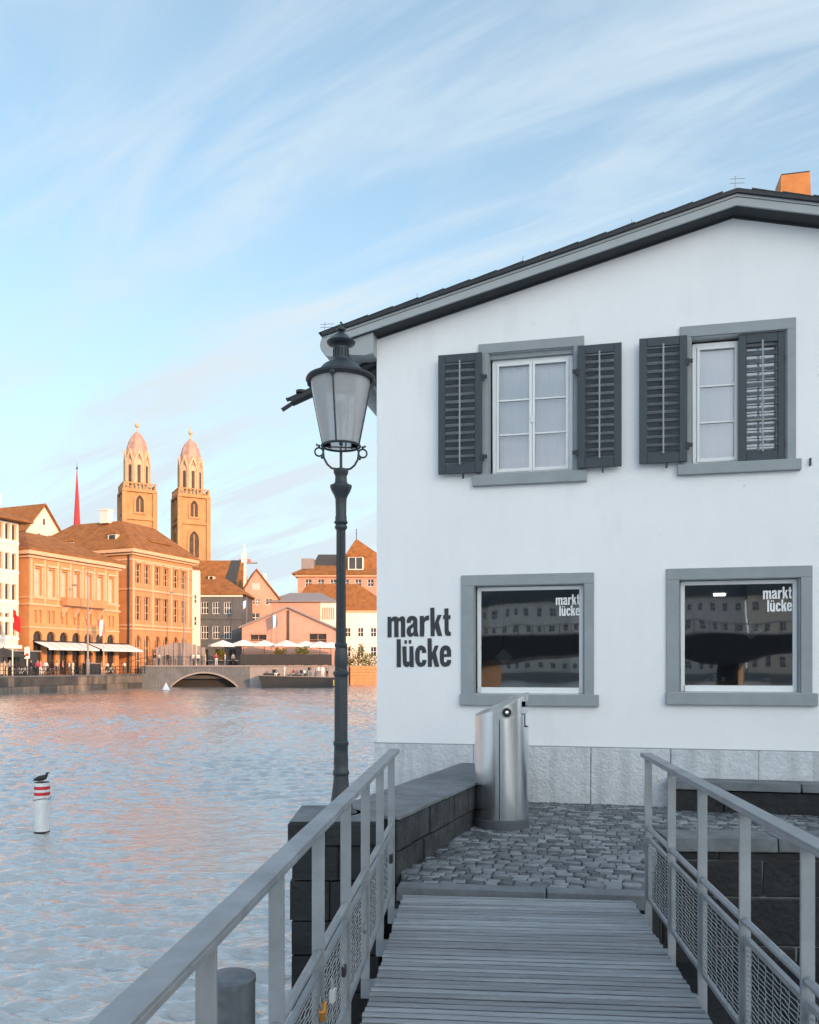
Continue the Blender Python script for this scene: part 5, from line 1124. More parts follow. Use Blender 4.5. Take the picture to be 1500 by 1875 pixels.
b = MB(); zt_ = at(0, 985, 161).z - 1.7; cxp = (648 - 545) / 1500 * 160; b.add([(cxp - 4.0, 1.0, ze + .7), (cxp + 9.5, 1.0, ze + .7), (cxp + 9.5, 11, ze + .7), (cxp - 4.0, 11, ze + .7), (cxp - .2, 5.2, zt_), (cxp + .3, 5.2, zt_), (cxp + .3, 5.8, zt_), (cxp - .2, 5.8, zt_)], [(0, 1, 5, 4), (1, 2, 6, 5), (2, 3, 7, 6), (3, 0, 4, 7), (4, 5, 6, 7)]); py_ = b.build('pyramid_roof', M_tile, hi)
MB().tube([(cxp, 5.5, zt_), (cxp, 5.5, zt_ + 2.2)], .07, 6).build('weather_vane', M_iron, py_)
dormer(py_, Matrix.Translation((cxp + .2, .6, ze + .9)), 3.0, 2.6, 4, 2, M_white_r, M_tile)

# tower crane far behind
p = at(434, 1220, 420); cr_ = thing('tower_crane', 'distant tower crane jib behind the white stepped gable', 'crane', (p.x, 420, QZ))
M_crane = mat('crane_red', (0.6, 0.16, 0.12), 0.6, bump=0)
b = MB(); b.box(-.7, .7, -.7, .7, 0, 52); b.build('mast', M_crane, cr_)
b = MB(); b.box(-6, 10.5, -.4, .4, 53.6, 54.4); b.build('jib', M_zinc, cr_)
for xx in (1.8, 6.2): MB().box(xx - .8, xx + .8, -.6, .6, 54.5, 56.0).build('counterweight', M_crane, cr_)

# ------------------------------------------------------------------ far quay walls
M_quaydark = mat('wet_quay_stone', (0.03, 0.032, 0.034), 0.8, scale=.8, bump=.4, streak=.6, col2=(.08, .08, .08)); M_quaypale = mat('pale_quay_stone', (0.09, 0.082, 0.075), 0.9, scale=.7, bump=.4, streak=.8, col2=(.24, .20, .16), stretch=(1, 1, .2))
QB = [block_mesh('quay_stone', m_, .006, .02, s) for s, m_ in enumerate((M_quaywall, M_quaydark, M_quaypale, M_quaydark, M_quaywall))]
qw = thing('quay_wall', 'rust stained stone quay wall under the ochre arcade', 'quay wall', (0, 0, 0))
for (p0, p1, sd) in ((QL[1], QL[2], 1), (QL[2], QL[3], 2), ((-62, 0), QL[1], 3)):
    if sd == 3: p0 = (-44.5, 71.5)
    masonry(qw, p0, p1, [-2.2, -0.55, 0.42], 2.6, .7, QB, 'quay_stone', .02, 60 + sd, .05)
    masonry(qw, p0, p1, [0.43, 0.60], 3.2, .9, [block_mesh('coping_slab', M_bridge, .004, .02, 9)], 'coping_slab', .015, 70 + sd, .02)
qw2 = thing('landing_wall', 'sunlit stone landing wall beyond the moored pontoon', 'quay wall', (0, 0, 0))
masonry(qw2, (-9.4, 130.0), (30, 134.5), [-2.2, -.9, -.4, .1, .6, 1.1, 1.66], 1.3, .8, [block_mesh('landing_stone', M_sand2, .006, .02, 3)], 'landing_stone', .02, 81, .03)
ba = Vector((-35.7, 109.2)); bb_ = Vector((-9.6, 113.0)); bd = bb_ - ba; bl = bd.length; bang = math.atan2(bd.y, bd.x)
ab = thing('arched_wall', 'grey concrete quay wall with one low segmental arch over the water', 'quay wall', (ba.x, ba.y, WATER), bang)
ax0 = (305 - 255) * .0735; ax1 = (426 - 255) * .0735; zt = 1.70 - WATER - .15; b = MB(); n_ = 24; rise = 1.95; base = -.6
acx = (ax0 + ax1) / 2; ahw = (ax1 - ax0) / 2; Rr = (ahw ** 2 + rise ** 2) / (2 * rise)
arc = [(acx - ahw + 2 * ahw * i / n_,) for i in range(n_ + 1)]; arc = [(q[0], rise - Rr + math.sqrt(max(0, Rr ** 2 - (q[0] - acx) ** 2))) for q in arc]
b.add([(0, 0, base), (ax0, 0, base), (ax0, 0, zt), (0, 0, zt)], [(0, 1, 2, 3)]); b.add([(ax1, 0, base), (bl, 0, base), (bl, 0, zt), (ax1, 0, zt)], [(0, 1, 2, 3)])
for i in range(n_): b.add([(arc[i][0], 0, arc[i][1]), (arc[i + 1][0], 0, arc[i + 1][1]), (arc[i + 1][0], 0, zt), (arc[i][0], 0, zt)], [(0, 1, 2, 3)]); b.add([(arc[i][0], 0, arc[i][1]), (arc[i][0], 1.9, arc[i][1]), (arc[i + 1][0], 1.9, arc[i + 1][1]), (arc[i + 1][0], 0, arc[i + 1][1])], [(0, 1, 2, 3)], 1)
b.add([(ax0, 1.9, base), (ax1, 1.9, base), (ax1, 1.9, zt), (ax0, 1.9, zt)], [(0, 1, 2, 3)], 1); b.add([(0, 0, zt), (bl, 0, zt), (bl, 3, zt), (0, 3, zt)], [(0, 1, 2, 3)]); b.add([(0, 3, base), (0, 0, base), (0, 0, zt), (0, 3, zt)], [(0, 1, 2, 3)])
b.build('wall', [M_bridge, M_black], ab)  # arch soffit and back wall coloured black for the shade inside
b = MB()
for i in range(n_): b.bar((arc[i][0], -.06, arc[i][1] + .10), (arc[i + 1][0], -.06, arc[i + 1][1] + .10), .12, .2)
b.build('arch_ring', M_zinc, ab); MB().box(-.1, bl + .1, -.16, 4.4, zt + .001, zt + .16).build('coping', M_zinc, ab)
MB().box(ax1 + 1.6, bl, -.04, -.003, -.3, zt - .02).build('pale_panel', M_zinc, ab)
MB().box(ax0 + 1.0, ax1 - 1.0, 1.0, 1.3, rise - .75, rise - .3).build('service_pipe', M_slate, ab)
# railing on it and dark hedge screen
rg = thing('quay_railing', 'thin dark railing along the top of the arched wall', 'railing', (ba.x, ba.y, WATER + zt + .16), bang)
MB().bar((.6, .2, 1.15), (14.5, .2, 1.15), .07, .07).build('top_bar', M_iron, rg); MB().bar((.6, .2, .6), (14.5, .2, .6), .03, .03).build('middle_bar', M_iron, rg)
MB().bar((-2.6, .2, .2), (.6, .2, 1.15), .07, .07).build('sloping_bar', M_iron, rg)
pm_ = MB().box(-.03, .03, -.03, .03, 0, 1.12).mesh('post', M_iron)
for q in range(10): obj('post', pm_, rg, (.65 + q * 1.5, .2, 0))
hd = thing('windbreak', 'long dark canvas windbreak in front of the cafe terrace', 'windbreak', at(440, 1220, 114.5) * 1.0, R(3)); hd.location.z = 1.72
for q in range(9): MB().box(q * 1.42 + .03, q * 1.42 + 1.39, -.05, .05, .05, 1.55).build('canvas_panel', M_darkcanvas, hd); MB().box(q * 1.42 - .03, q * 1.42 + .03, -.06, .06, 0, 1.6).build('post', M_iron, hd)
# ------------------------------------------------------------------ cafe terrace, boat, people, poles
def parasol(px, py_top, Y, r, zb, m, label, group=None):
    p = at(px, py_top, Y); t = thing('parasol', label, 'parasol', (p.x, Y, zb), random.uniform(0, .4), group); h = p.z - zb
    b = MB(); n_ = 8; b.v = [(0, 0, h)] + [(r * math.cos(2 * math.pi * j / n_), r * math.sin(2 * math.pi * j / n_), h - r * .36) for j in range(n_)] + [(r * math.cos(2 * math.pi * j / n_), r * math.sin(2 * math.pi * j / n_), h - r * .36 - .22) for j in range(n_)]
    b.f = [(0, 1 + j, 1 + (j + 1) % n_) for j in range(n_)] + [(1 + j, 9 + j, 9 + (j + 1) % n_, 1 + (j + 1) % n_) for j in range(n_)]; b.m = [0] * 16; b.build('canopy', m, t)
    MB().tube([(0, 0, 0), (0, 0, h - .05)], .04, 6).build('pole', M_iron, t)
    MB().lathe([(.35, 0), (.35, .08), (.05, .12)], 10).build('foot', M_iron, t)
    MB().lathe([(.03, h - .02), (.07, h + .04), (.01, h + .16)], 6).build('finial', M_iron, t)
gp = 'white parasols on the cafe terrace'
for px, py, Y in ((408, 1172, 117), (446, 1171, 118), (484, 1172, 119), (524, 1172, 117.5), (560, 1173, 119), (586, 1174, 117), (606, 1175, 118.5)):
    parasol(px, py, Y, 2.1, 1.7, M_awning, 'white cafe parasol open above the dark windbreak terrace', gp)
parasol(6, 1186, 90, 2.3, QZ, M_darkcanvas, 'black cafe parasol at the foot of the cream office block')

def build_person(kind):
    """one skinned body per pose"""
    V, E, Rr_ = [], [], []
    def ch(pts, start=None):
        prev = start
        for (co, r) in pts:
            V.append(co); Rr_.append(r); i = len(V) - 1
            if prev is not None: E.append((prev, i))
            prev = i
        return prev
    sit = kind == 'sit'; zp = .55 if sit else .95; lean = -.10 if kind == 'lean' else 0
    ch([((0, 0, zp), .125)]); 
    ch([((0, lean * .4, zp + .2), .12), ((0, lean, zp + .42), .135), ((0, lean * 1.1, zp + .54), .055), ((0, lean * 1.2 - .01, zp + .64), .085), ((0, lean * 1.2 - .01, zp + .76), .075)], 0)
    chest = 2
    for s in (-1, 1):
        if kind == 'lean': arm = [((s * .17, lean, zp + .44), .065), ((s * .22, lean - .12, zp + .2), .045), ((s * .15, lean - .36, zp + .18), .038)]
        elif sit: arm = [((s * .17, 0, zp + .44), .065), ((s * .23, -.03, zp + .18), .045), ((s * .14, -.26, zp + .12), .038)]
        else: arm = [((s * .17, 0, zp + .44), .065), ((s * .235, .02, zp + .18), .045), ((s * .23, -.07, zp - .08), .038)]
        ch(arm, chest)
        if sit: leg = [((s * .1, -.05, zp - .02), .095), ((s * .12, -.45, zp - .02), .07), ((s * .12, -.44, .09), .05), ((s * .12, -.58, .045), .04)]
        else: leg = [((s * .095, 0, zp - .09), .095), ((s * .105, -.03, .5), .068), ((s * .11, .02, .09), .048), ((s * .115, -.12, .042), .04)]
        ch(leg, 0)
    me = bpy.data.meshes.new('body'); me.from_pydata(V, E, []); o = bpy.data.objects.new('tmp', me); C.objects.link(o)
    sk = o.modifiers.new('skin', 'SKIN'); o.modifiers.new('sub', 'SUBSURF').levels = 1
    sk.use_smooth_shade = True
    for v, r in zip(me.skin_vertices[0].data, Rr_): v.radius = (r, r)
    me.skin_vertices[0].data[0].use_root = True
    bpy.context.view_layer.update(); res = bpy.data.meshes.new_from_object(o.evaluated_get(bpy.context.evaluated_depsgraph_get())); bpy.data.objects.remove(o)
    return res, zp
PB = {k_: build_person(k_) for k_ in ('stand', 'sit', 'lean')}
M_skin = mat('skin', (0.45, 0.27, 0.19), 0.6, bump=0); M_hair = [mat('hair_%d' % i, c, 0.7, bump=0) for i, c in enumerate([(.03, .02, .015), (.12, .07, .03), (.30, .22, .13)])]
CL = {n_: mat('cloth_' + n_, c, 0.9, bump=0, var=.1) for n_, c in dict(white=(.75, .75, .75), black=(.025, .025, .03), navy=(.05, .06, .09), red=(.45, .05, .08), pink=(.6, .25, .28), grey=(.25, .26, .28), beige=(.5, .4, .3), denim=(.10, .13, .18)).items()}
PM = {}
def person(pose, loc, rz, top, legs, where, group, hair=0, verb=None):
    key = (pose, top, legs, hair); src, zp = PB[pose]
    if key not in PM:
        me = src.copy(); me.materials.clear()
        for m_ in (CL[top], CL[legs], M_skin, M_hair[hair]): me.materials.append(m_)
        for p in me.polygons:
            c = p.center; p.material_index = 3 if (c.z > zp + .72 or (c.z > zp + .62 and c.y > .0)) else 2 if c.z > zp + .50 else 1 if c.z < zp + .03 or (pose == 'sit' and c.z < zp + .08 and c.y < -.12) else 0
            if abs(c.x) > .19 and c.z < zp + (.16 if pose != 'stand' else .02) and c.z > zp - .2 and pose != 'sit': p.material_index = 2
        PM[key] = me
    o = obj('person', PM[key], None, loc, rz)
    v = verb or {'stand': 'standing', 'sit': 'sitting', 'lean': 'leaning forward'}[pose]
    tag(o, 'person in %s top, %s trousers, %s %s' % (top, legs, v, where), 'person', group); return o
def quay_pt(px, off):
    """a spot on the far quay, off metres behind its edge"""
    a = (px - 750) / 1500; X0_, Y0_ = QL[1]; dX, dY = (QL[3][0] - X0_, QL[3][1] - Y0_)
    Y = (X0_ - off - dX / dY * Y0_) / (a - dX / dY); return Vector((a * Y, Y, QZ))
rnd = random.Random(3)
for i, (px, off, pose, top, legs) in enumerate(((9, 2.2, 'stand', 'beige', 'beige'), (18, 1.4, 'stand', 'grey', 'black'), (57, 3.2, 'stand', 'black', 'denim'), (69, 3.0, 'stand', 'red', 'black'), (74, 3.4, 'stand', 'pink', 'white'), (84, 4.0, 'stand', 'white', 'grey'), (104, 3.6, 'stand', 'beige', 'denim'), (115, 3.2, 'stand', 'pink', 'black'), (127, 4.0, 'stand', 'white', 'denim'), (134, 3.5, 'stand', 'white', 'white'), (153, 3.0, 'lean', 'black', 'grey'), (172, 3.6, 'stand', 'white', 'black'), (186, 2.8, 'stand', 'beige', 'white'), (196, 3.0, 'stand', 'white', 'navy'), (208, 3.2, 'stand', 'beige', 'grey'), (229, 2.2, 'lean', 'white', 'denim'))):
    person(pose, quay_pt(px, off), rnd.uniform(-3, 3), top, legs, 'on the far quay by the arcade', 'people on the far quay', i % 3)
def terr_pt(px, Y): p = at(px, 1220, Y); return Vector((p.x, Y, 1.70))
for i, (px, Y, pose, top, legs) in enumerate(((283, 112.3, 'stand', 'black', 'grey'), (290, 112.0, 'lean', 'white', 'navy'), (307, 112.5, 'stand', 'black', 'black'), (321, 112.3, 'stand', 'grey', 'denim'), (354, 113.5, 'stand', 'white', 'denim'), (363, 113, 'stand', 'white', 'black'), (376, 113.5, 'stand', 'beige', 'beige'), (396, 113.3, 'stand', 'red', 'white'), (412, 114, 'stand', 'white', 'grey'), (427, 113.6, 'stand', 'grey', 'black'))):
    person(pose, terr_pt(px, Y), rnd.uniform(-3, 3), top, legs, 'on the wall above the arch', 'people above the arched wall', (i + 1) % 3)
for i, (px, Y, top) in enumerate(((470, 118, 'white'), (482, 118.5, 'grey'), (505, 119, 'beige'), (520, 118, 'white'), (536, 118.6, 'pink'), (560, 117.5, 'white'), (575, 118, 'beige'), (590, 118, 'pink'), (603, 118.5, 'white'))):
    person('stand', terr_pt(px, Y), rnd.uniform(-3, 3), top, 'black', 'under the parasols behind the windbreak', 'people under the parasols', i % 3)
# pontoon
M_hull = mat('black_hull', (0.018, 0.020, 0.023), 0.55, var=.3, scale=1, bump=.1); M_deckp = mat('pontoon_deck', (0.16, 0.165, 0.17), .8)
p = at(478, 1220, 110.2); L = (618 - 478) / 1500 * 110.2
pt = thing('pontoon_boat', 'long flat black pontoon boat moored under the terrace, crowded with people', 'boat', (p.x, 109.2, WATER), R(4))
b = MB(); b.add([(.6, -1.3, -.2), (L, -1.3, -.2), (L, 1.1, -.2), (.6, 1.1, -.2), (0, -1.5, 1.65), (L, -1.5, 1.4), (L, 1.2, 1.4), (0, 1.2, 1.65)], [(3, 2, 1, 0), (0, 1, 5, 4), (1, 2, 6, 5), (2, 3, 7, 6), (3, 0, 4, 7)]); b.build('hull', M_hull, pt)
b = MB(); b.add([(0.02, -1.5, 1.44), (L, -1.5, 1.26), (L, 1.2, 1.26), (0.02, 1.2, 1.44)], [(0, 1, 2, 3)]); b.build('deck', M_deckp, pt)
b = MB(); b.bar((0, -1.5, 1.68), (L, -1.5, 1.43), .14, .07); b.bar((0, 1.2, 1.68), (L, 1.2, 1.43), .14, .07); b.bar((0, -1.5, 1.68), (0, 1.2, 1.68), .14, .07); b.build('gunwale', M_zinc, pt)
MB().box(.5, 2.6, -.2, .9, 1.43, 1.95).build('locker', M_hull, pt); MB().box(3.6, 6.0, .3, .9, 1.36, 1.75).build('bench', M_hull, pt)
MB().box(L - .5, L + .2, -1.60, -1.56, .3, 1.1).build('name_board', mat('yellow_board', (0.5, 0.36, 0.04), .7), pt)
def boat_pt(px, off, dz=0.0):
    x = (px - 478) / 1500 * 110.2; q = Matrix.Rotation(R(4), 3, 'Z') @ Vector((x, off, 0)); return Vector((p.x + q.x, 109.2 + q.y, WATER + 1.44 - .18 * x / L + dz))
for i, (px, off, pose, top, legs, dz) in enumerate(((504, .3, 'sit', 'black', 'white', .0), (510, .0, 'sit', 'grey', 'white', 0), (523, -.5, 'stand', 'white', 'white', 0), (539, .5, 'sit', 'red', 'grey', 0), (553, .2, 'sit', 'black', 'grey', 0), (559, .5, 'sit', 'white', 'black', 0), (567, -.1, 'lean', 'black', 'grey', 0), (584, .1, 'stand', 'white', 'grey', 0), (592, -.2, 'stand', 'white', 'white', 0), (600, .2, 'stand', 'grey', 'black', 0))):
    person(pose, boat_pt(px, off), rnd.choice((-.9, .6, -.4, .2, 1.4)), top, legs, 'on the black pontoon boat', 'people on the pontoon boat', i % 3)
# far cone buoy
p = at(304, 1266, 1); Yb = 2.9 * 1500 / 46; p = at(304, 1266, Yb); cb_ = thing('cone_buoy', 'small white cone buoy floating before the low arch', 'buoy', (p.x, Yb, WATER - .05))
MB().lathe([(.45, 0), (.5, .18), (.46, .22), (.03, 1.05)], 16).build('cone', M_mk_w, cb_, smooth=True); MB().lathe([(.52, .10), (.52, .2)], 16).build('float_ring', M_zinc, cb_)
# poles and flags
def pole(px, py0, py1, Y, zb, r, label, name, cat, m=None):
    a = at(px, py0, Y); t = thing(name, label, cat, (a.x, Y, zb)); h = a.z - zb
    MB().tube([(0, 0, 0), (0, 0, h)], [r * 1.3, r * .7], 8).build('mast', m or M_zinc, t, smooth=True); return t, h
for px, Y, zb, top, lab in ((161, 98.5, QZ, 1035, 'tall slim street light pole before the ochre palazzo'), (337, 112.6, 1.7, 1053, 'tall slim street light pole above the low arch')):
    t, h = pole(px, top, 0, Y, zb, .11, lab, 'street_light_pole', 'light pole')
    MB().lathe([(.24, 0), (.22, 1.9), (.13, 2.0)], 10).build('foot_sleeve', M_zinc, t, smooth=True)
    MB().tube([(0, 0, h - .3), (1.4, -1.2, h - .9)], .02, 5).build('span_wire', M_iron, t); MB().tube([(0, 0, h - .3), (-1.8, 0.6, h - .8)], .02, 5).build('span_wire', M_iron, t)
    MB().lathe([(.05, h - 2.2), (.35, h - 2.3), (.32, h - 2.42)], 10, (-1.8, .6, 0)).build('hanging_lantern', M_zinc, t)
def flag(t, h, w, l, m, ang, stripes=None):
    """cloth hanging from the mast top in soft folds"""
    nx, nz = 7, 8; b = MB()
    for j in range(nz + 1):
        for i in range(nx + 1):
            s = i / nx; q = j / nz; b.v.append((w * s * math.cos(ang) * (1 - .15 * q) + .1 * math.sin(6 * s + 2 * q), w * s * math.sin(ang) + .16 * math.sin(7 * s + q), h - .3 - l * q - w * s * .9))
    for j in range(nz):
        for i in range(nx): b.f.append((j * (nx + 1) + i, j * (nx + 1) + i + 1, (j + 1) * (nx + 1) + i + 1, (j + 1) * (nx + 1) + i)); b.m.append((i // 2) % 2 if stripes else 0)
    b.build('cloth', [m] + ([stripes] if stripes else []), t, smooth=True)
M_red = mat('flag_red', (0.60, 0.012, 0.015), .8, bump=0); M_blue = mat('flag_blue', (0.10, 0.22, 0.42), .8, bump=0); M_pinkf = mat('flag_pink', (0.55, 0.10, 0.12), .8, bump=0)
q = quay_pt(23, .7); t, h = pole(23, 1110, 0, q.y, QZ, .06, 'thin flagpole with a plain red flag on the quay', 'flagpole', 'flag', M_cream); flag(t, h, 1.0, 1.7, M_red, R(-20))
q = quay_pt(190, .8); t, h = pole(190, 1127, 0, q.y, QZ, .05, 'thin flagpole with a pink and white striped flag on the quay', 'flagpole', 'flag', M_sandtrim); flag(t, h, .7, 2.0, M_pinkf, R(200), M_awning)
t, h = pole(507, 1118, 0, 121.6, 1.7, .05, 'flagpole with a hanging blue and white flag before the low pink hall', 'flagpole', 'flag'); flag(t, h, .8, 2.0, M_blue, R(190), M_awning)
t, h = pole(452, 1092, 0, 123.5, 1.7, .05, 'flagpole with a pale blue flag at the corner of the grey house', 'flagpole', 'flag'); flag(t, h, .9, 1.2, M_blue, R(160), M_awning)
# control cabinet, kiosk, planters
q = quay_pt(168, 1.2); kb = thing('control_cabinet', 'dark grey control cabinet at the foot of the street light pole', 'cabinet', q, FANG); MB().box(-1.0, 1.0, -.4, .4, 0, 1.35).build('body', M_darkcanvas, kb, bevel=.04); MB().box(-1.05, 1.05, -.45, .45, 1.352, 1.45).build('lid', M_zinc, kb); MB().box(-.02, .02, -.42, -.401, .1, 1.25).build('door_joint', M_black, kb)
q = quay_pt(39, 5.2); kk = thing('kiosk', 'small dark glazed kiosk between the office block and the ochre palazzo', 'kiosk', q, FANG); MB().box(-1.6, 1.6, -.8, .8, 0, .9).build('counter', M_darkcanvas, kk); MB().box(-1.55, 1.55, -.75, .75, .901, 2.7).build('glazing', M_glassdark, kk); MB().box(-1.9, 1.9, -1.1, 1.1, 2.701, 2.85).build('roof', M_zinc, kk)
q = quay_pt(50, 3.8); sg = thing('notice_post', 'white notice board on a post before the ochre palazzo', 'sign', q, .2); MB().box(-.06, .06, -.06, .06, 0, 3.3).build('post', M_white_paint, sg); MB().box(-.28, .28, -.11, -.062, 1.9, 3.2).build('board', M_awning, sg); MB().box(-.15, .15, -.125, -.111, 2.2, 2.5).build('emblem', M_red, sg)
# quay railing with bicycles
qr = thing('quay_railing', 'dark iron railing along the quay edge under the arcade', 'railing', (QL[1][0], QL[1][1], .60), math.atan2(QL[2][1] - QL[1][1], QL[2][0] - QL[1][0])); L = 24.5
for z in (1.0, .55, .15): MB().bar((-12, .45, z), (L, .45, z), .06, .05).build('bar', M_iron, qr)
pm2 = MB().box(-.035, .035, -.035, .035, 0, 1.0).mesh('post', M_iron)
for i in range(25): obj('post', pm2, qr, (-11.9 + i * 1.5, .45, 0))
def bicycle(loc, rz, fm, label):
    t = thing('bicycle', label, 'bicycle', loc, rz, 'bicycles along the quay railing')
    for s in (-.52, .52):
        w = MB(); w.tube([(s + .33 * math.cos(a), 0, .34 + .33 * math.sin(a)) for a in [2 * math.pi * k_ / 18 for k_ in range(19)]], .022, 5); w = w.build('wheel', M_black, t); MB().tube([(s - .31, 0, .34), (s + .31, 0, .34)], .006, 4).build('spoke', M_zinc, w); MB().tube([(s, 0, .03), (s, 0, .65)], .006, 4).build('spoke', M_zinc, w)
    f = MB()
    for a, c_ in (((-.52, 0, .34), (-.12, 0, .30)), ((-.12, 0, .30), (-.25, 0, .85)), ((-.12, 0, .30), (.38, 0, .80)), ((-.22, 0, .72), (.36, 0, .85)), ((-.52, 0, .34), (-.22, 0, .74)), ((.52, 0, .34), (.35, 0, .98))): f.tube([a, c_], .022, 6)
    f.build('frame', fm, t); MB().box(-.38, -.13, -.06, .06, .86, .92).build('saddle', M_black, t); b = MB(); b.tube([(.3, -.26, 1.0), (.36, 0, 1.0), (.3, .26, 1.0)], .018, 5); b.build('handlebar', M_iron, t)
for i, (px, c_, cn) in enumerate(((30, M_zinc, 'grey'), (42, M_mk_w, 'white'), (55, M_iron, 'black'), (80, M_mk_w, 'white'), (95, M_zinc, 'grey'), (140, M_iron, 'black'), (200, M_mk_w, 'white'), (212, M_zinc, 'grey'))):
    bicycle(quay_pt(px, .85), FANG + rnd.uniform(-.15, .15), c_, '%s framed bicycle parked at the quay railing' % cn)
# cafe tables behind the windbreak railing
def cafe_table(px, Y, zb, label, grp):
    p_ = at(px, 1220, Y); t = thing('cafe_table', label, 'table', (p_.x, Y, zb), 0, grp); MB().lathe([(.4, .72), (.4, .75)], 12).build('top', M_awning, t); MB().tube([(0, 0, .02), (0, 0, .72)], .03, 6).build('stem', M_iron, t); MB().lathe([(.25, 0), (.25, .02)], 10).build('foot', M_iron, t)
for px in (345, 370, 385, 404, 420, 434): cafe_table(px, 114.5 + (px % 3) * .4, 1.7, 'small round white cafe table on the terrace above the arched wall', 'cafe tables above the arched wall')
# shrubs: leaves spread through the volume
M_leaf = [mat('leaf_%d' % i, c, .6, bump=0, var=.2, scale=3) for i, c in enumerate([(.10, .12, .02), (.16, .15, .02), (.07, .09, .02)])]
def shrub(px, py, Y, zb, rx, rz, label, n_=420, seed=0):
    r_ = random.Random(seed); a = at(px, py, Y); t = thing('shrub', label, 'shrub', (a.x, Y, zb)); b = MB(); top = a.z - zb; cz = top - rz
    for i in range(n_):
        while True:
            v = Vector((r_.uniform(-1, 1), r_.uniform(-1, 1), r_.uniform(-1, 1)))
            if .25 < v.length < 1 + .25 * math.sin(5 * v.x + seed) * math.cos(4 * v.z): break
        c_ = Vector((v.x * rx, v.y * rx, cz + v.z * rz)); d = Vector((r_.uniform(-1, 1), r_.uniform(-1, 1), r_.uniform(-.4, 1))).normalized(); e = d.orthogonal().normalized(); s = r_.uniform(.10, .2)
        b.add([c_ - e * s * .45, c_ + d * s, c_ + e * s * .45, c_ - d * s], [(0, 1, 2, 3)], i % 3)
    b.build('foliage', M_leaf, t)
    st = MB()
    for k_ in range(5): st.tube([(0, 0, 0), (r_.uniform(-.3, .3) * rx, r_.uniform(-.3, .3) * rx, cz), (r_.uniform(-.6, .6) * rx, r_.uniform(-.6, .6) * rx, cz + rz * .5)], [.06, .04, .015], 5)
    st.build('stem', M_tile, t)
shrub(513, 1186, 116, 1.7, .9, .9, 'yellow green shrub behind the windbreak near the hanging flag', seed=1); shrub(552, 1184, 116, 1.7, 1.1, .8, 'wide yellow green shrub under the parasols', seed=2); shrub(404, 1190, 116.5, 1.7, .9, .7, 'low shrub beside the first parasol over the railing', seed=5)
shrub(657, 1178, 129.5 + 2, 1.7, 1.5, 2.4, 'loose yellow green tree by the white walled house', 700, 3); shrub(676, 1196, 133.5, 1.7, 1.8, 1.2, 'broad yellow green bush on the landing wall', 600, 4); shrub(640, 1200, 132, 1.7, 1.0, .9, 'small bush hidden behind the lamp column', 300, 6)
# bird on the marker
M_bird = mat('dark_plumage', (.018, .018, .02), .6, bump=0)
def bird():
    V = [(-.10, 0, .045), (-.03, 0, .06), (.03, 0, .075), (.055, 0, .11), (.06, 0, .145), (.10, 0, .145), (-.16, 0, .03)]; E = [(0, 1), (1, 2), (2, 3), (3, 4), (4, 5), (0, 6)]; rad = [.035, .05, .045, .022, .024, .005, .012]
    me = bpy.data.meshes.new('b'); me.from_pydata(V, E, []); o = bpy.data.objects.new('tmp', me); C.objects.link(o); sk = o.modifiers.new('skin', 'SKIN'); sk.use_smooth_shade = True; o.modifiers.new('s', 'SUBSURF').levels = 2
    for v, r in zip(me.skin_vertices[0].data, rad): v.radius = (r, r)
    me.skin_vertices[0].data[1].use_root = True; bpy.context.view_layer.update(); res = bpy.data.meshes.new_from_object(o.evaluated_get(bpy.context.evaluated_depsgraph_get())); bpy.data.objects.remove(o)
    res.materials.clear(); res.materials.append(M_bird); return res
t = thing('bird', 'small dark water bird perched on the channel marker', 'bird', (-6.26, 14.0, WATER - 1.0 + zt * 0 + 1.0 + .93), R(20)); obj('body', bird(), t); MB().tube([(-.01, -.012, 0), (-.01, -.012, .05)], .004, 4).build('leg', M_bird, t); MB().tube([(-.01, .012, 0), (-.01, .012, .05)], .004, 4).build('leg', M_bird, t)

# ------------------------------------------------------------------ the near bank behind the viewer: it shades the island and shows in the panes
b = MB(); b.prism([(23, 14), (220, 14), (220, -230), (-200, -230), (-200, -152), (-30, -150), (10, -148), (23, -40)], -3, .30); tag(b.build('near_bank', M_land), 'paved near bank behind the footbridge', 'quay', kind='structure')
M_town = [mat('near_render_%d' % i, c, .9, var=.08, scale=.8, bump=.1) for i, c in enumerate([(.66, .62, .56), (.72, .69, .64), (.58, .54, .50), (.66, .56, .46)])]
def townhouse(loc, rz, W, D, hE, hR, m, label, floors=3, rm=None):
    t = thing('townhouse', label, 'house', loc, rz, 'townhouses on the near bank'); hs = []
    n_ = int(W / 2.3)
    for f in range(floors):
        for c in range(n_): u = (c + .5) * W / n_; hs.append((u - .5, u + .5, 1.0 + f * (hE / floors), 1.0 + f * (hE / floors) + 1.6))
    shell(t, W, D, 0, hE, hs, m, .2)
    for hh in hs: add_window(t, hh, .2, 2, 2)
    b = MB(); b.add([(-.2, -.6, hE), (W + .2, -.6, hE), (W + .2, D + .6, hE), (-.2, D + .6, hE), (-.2, D / 2, hR), (W + .2, D / 2, hR)], [(0, 1, 5, 4), (2, 3, 4, 5), (1, 2, 5), (3, 0, 4), (3, 2, 1, 0)]); b.build('roof', rm or M_tile, t)
sv = Vector((SUN_H.x, SUN_H.y)); pv_ = Vector((-sv.y, sv.x)); cen = Vector((2, 8)) + sv * 100  # unseen row added as sun blockers, heights set for the shadow line
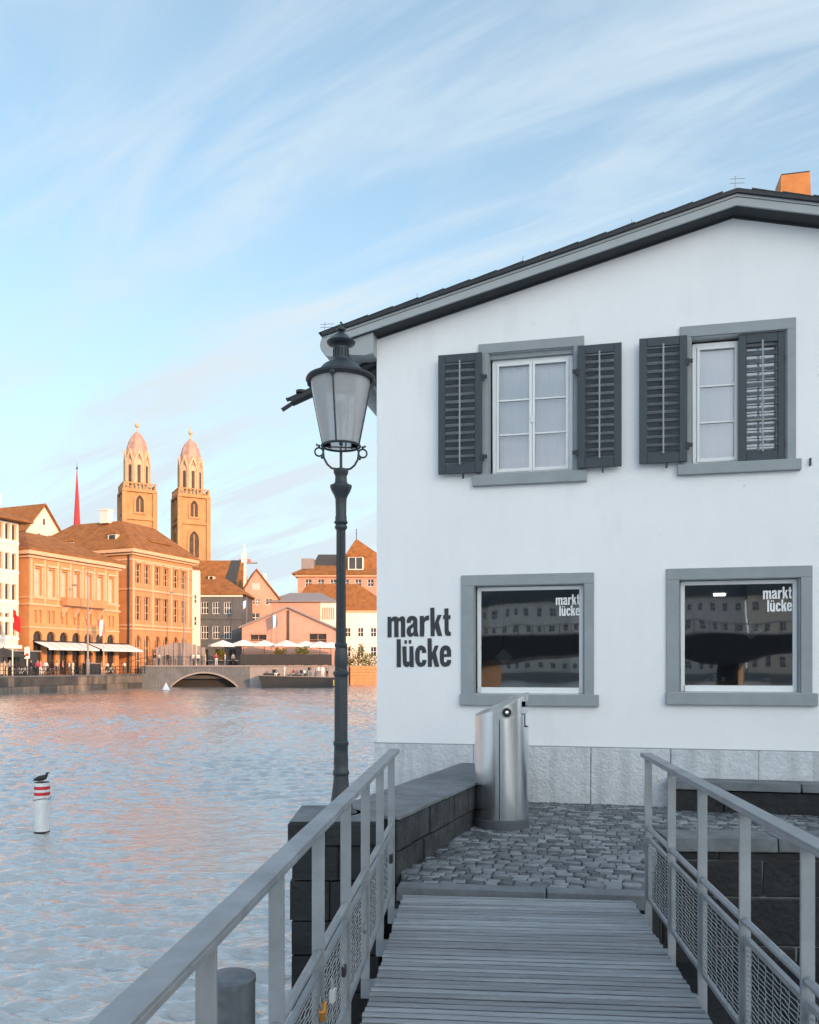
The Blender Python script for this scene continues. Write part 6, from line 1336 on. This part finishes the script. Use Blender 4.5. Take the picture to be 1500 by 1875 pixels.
for i, (c, hE_, hR_, fl) in enumerate((('white', 28, 33.2, 8), ('rose', 28, 33.2, 8), ('beige', 28, 33.2, 8), ('cream', 28, 33.2, 8), ('brown', 20.5, 25.2, 6), ('ochre', 20.5, 25.2, 6), ('pale ochre', 20.5, 25.2, 6))):
    st_ = cen + pv_ * (54 - i * 12.0)
    townhouse((st_.x, st_.y, .30), math.atan2(-pv_.y, -pv_.x), 11.9, 9, hE_, hR_, M_town[i % 4], '%s townhouse of %s storeys added unseen to shade the island and river' % (c, 'eight' if fl == 8 else 'six'), fl)
for i, (x_, y_, c) in enumerate(((-110, -160, 'cream'), (-92, -159, 'beige'), (-74, -158, 'ochre'), (-56, -157, 'brown'), (-38, -156, 'pale'), (-20, -155, 'grey'), (-2, -154, 'white'))):
    townhouse((x_ + 17.8, y_, .30), R(180 - 3), 17.6, 12, 15, 20, M_town[(i + 1) % 4], '%s four storey townhouse behind the road bridge' % c, 4, M_slate)
for i, (Y_, c) in enumerate(((69.5, 'cream'), (54.0, 'ochre'), (38.5, 'grey'))):
    xx_, yy_ = fline(Y_); townhouse((xx_, yy_, QZ), FANG, 14.5, 11, 14 + i, 18.5 + i, M_town[(i + 1) % 4], '%s townhouse on the far quay before the cream office block' % c, 4)
for i, (x_, c) in enumerate(((1.5, 'pink'), (17.5, 'white'), (33.5, 'ochre'))):
    townhouse((x_, 152 + i * 2, 1.7), R(3), 15, 11, 12 + i * 1.5, 17 + i, M_town[i], '%s townhouse beyond the landing wall on the far bank' % c, 4)
rb_ = thing('road_bridge', 'dark iron road bridge on shallow arches crossing behind the footbridge', 'bridge', (-75, -68, WATER), R(1)); L = 100
b = MB(); n_ = 60
for i in range(n_):
    xa, xb = L * i / n_, L * (i + 1) / n_; f = lambda x_: 3.0 + 1.4 * math.sin(math.pi * ((x_ % 25) / 25)) ; za, zb2 = f(xa + 1e-6), f(xb - 1e-6)
    b.add([(xa, 0, za), (xb, 0, zb2), (xb, 0, 5.9), (xa, 0, 5.9), (xa, 8, za), (xb, 8, zb2), (xb, 8, 5.9), (xa, 8, 5.9)], [(0, 1, 2, 3), (5, 4, 7, 6), (0, 4, 5, 1), (3, 2, 6, 7)])
b.build('deck', M_iron, rb_)
for i in range(5): MB().box(i * 25 - .8, i * 25 + .8, .3, 7.7, -2, 3.2).build('pier', M_dark_stone, rb_)
MB().box(0, L, 7.7, 7.8, 6.85, 6.95).build('handrail', M_zinc, rb_); MB().box(0, L, 7.9, 8.05, 5.8, 5.95).build('edge_strip', M_zinc, rb_)
pm3 = MB().box(-.03, .03, -.03, .03, 0, 1.0).mesh('baluster', M_iron)
for i in range(80): obj('baluster', pm3, rb_, (.6 + i * 1.25, 7.75, 5.9))
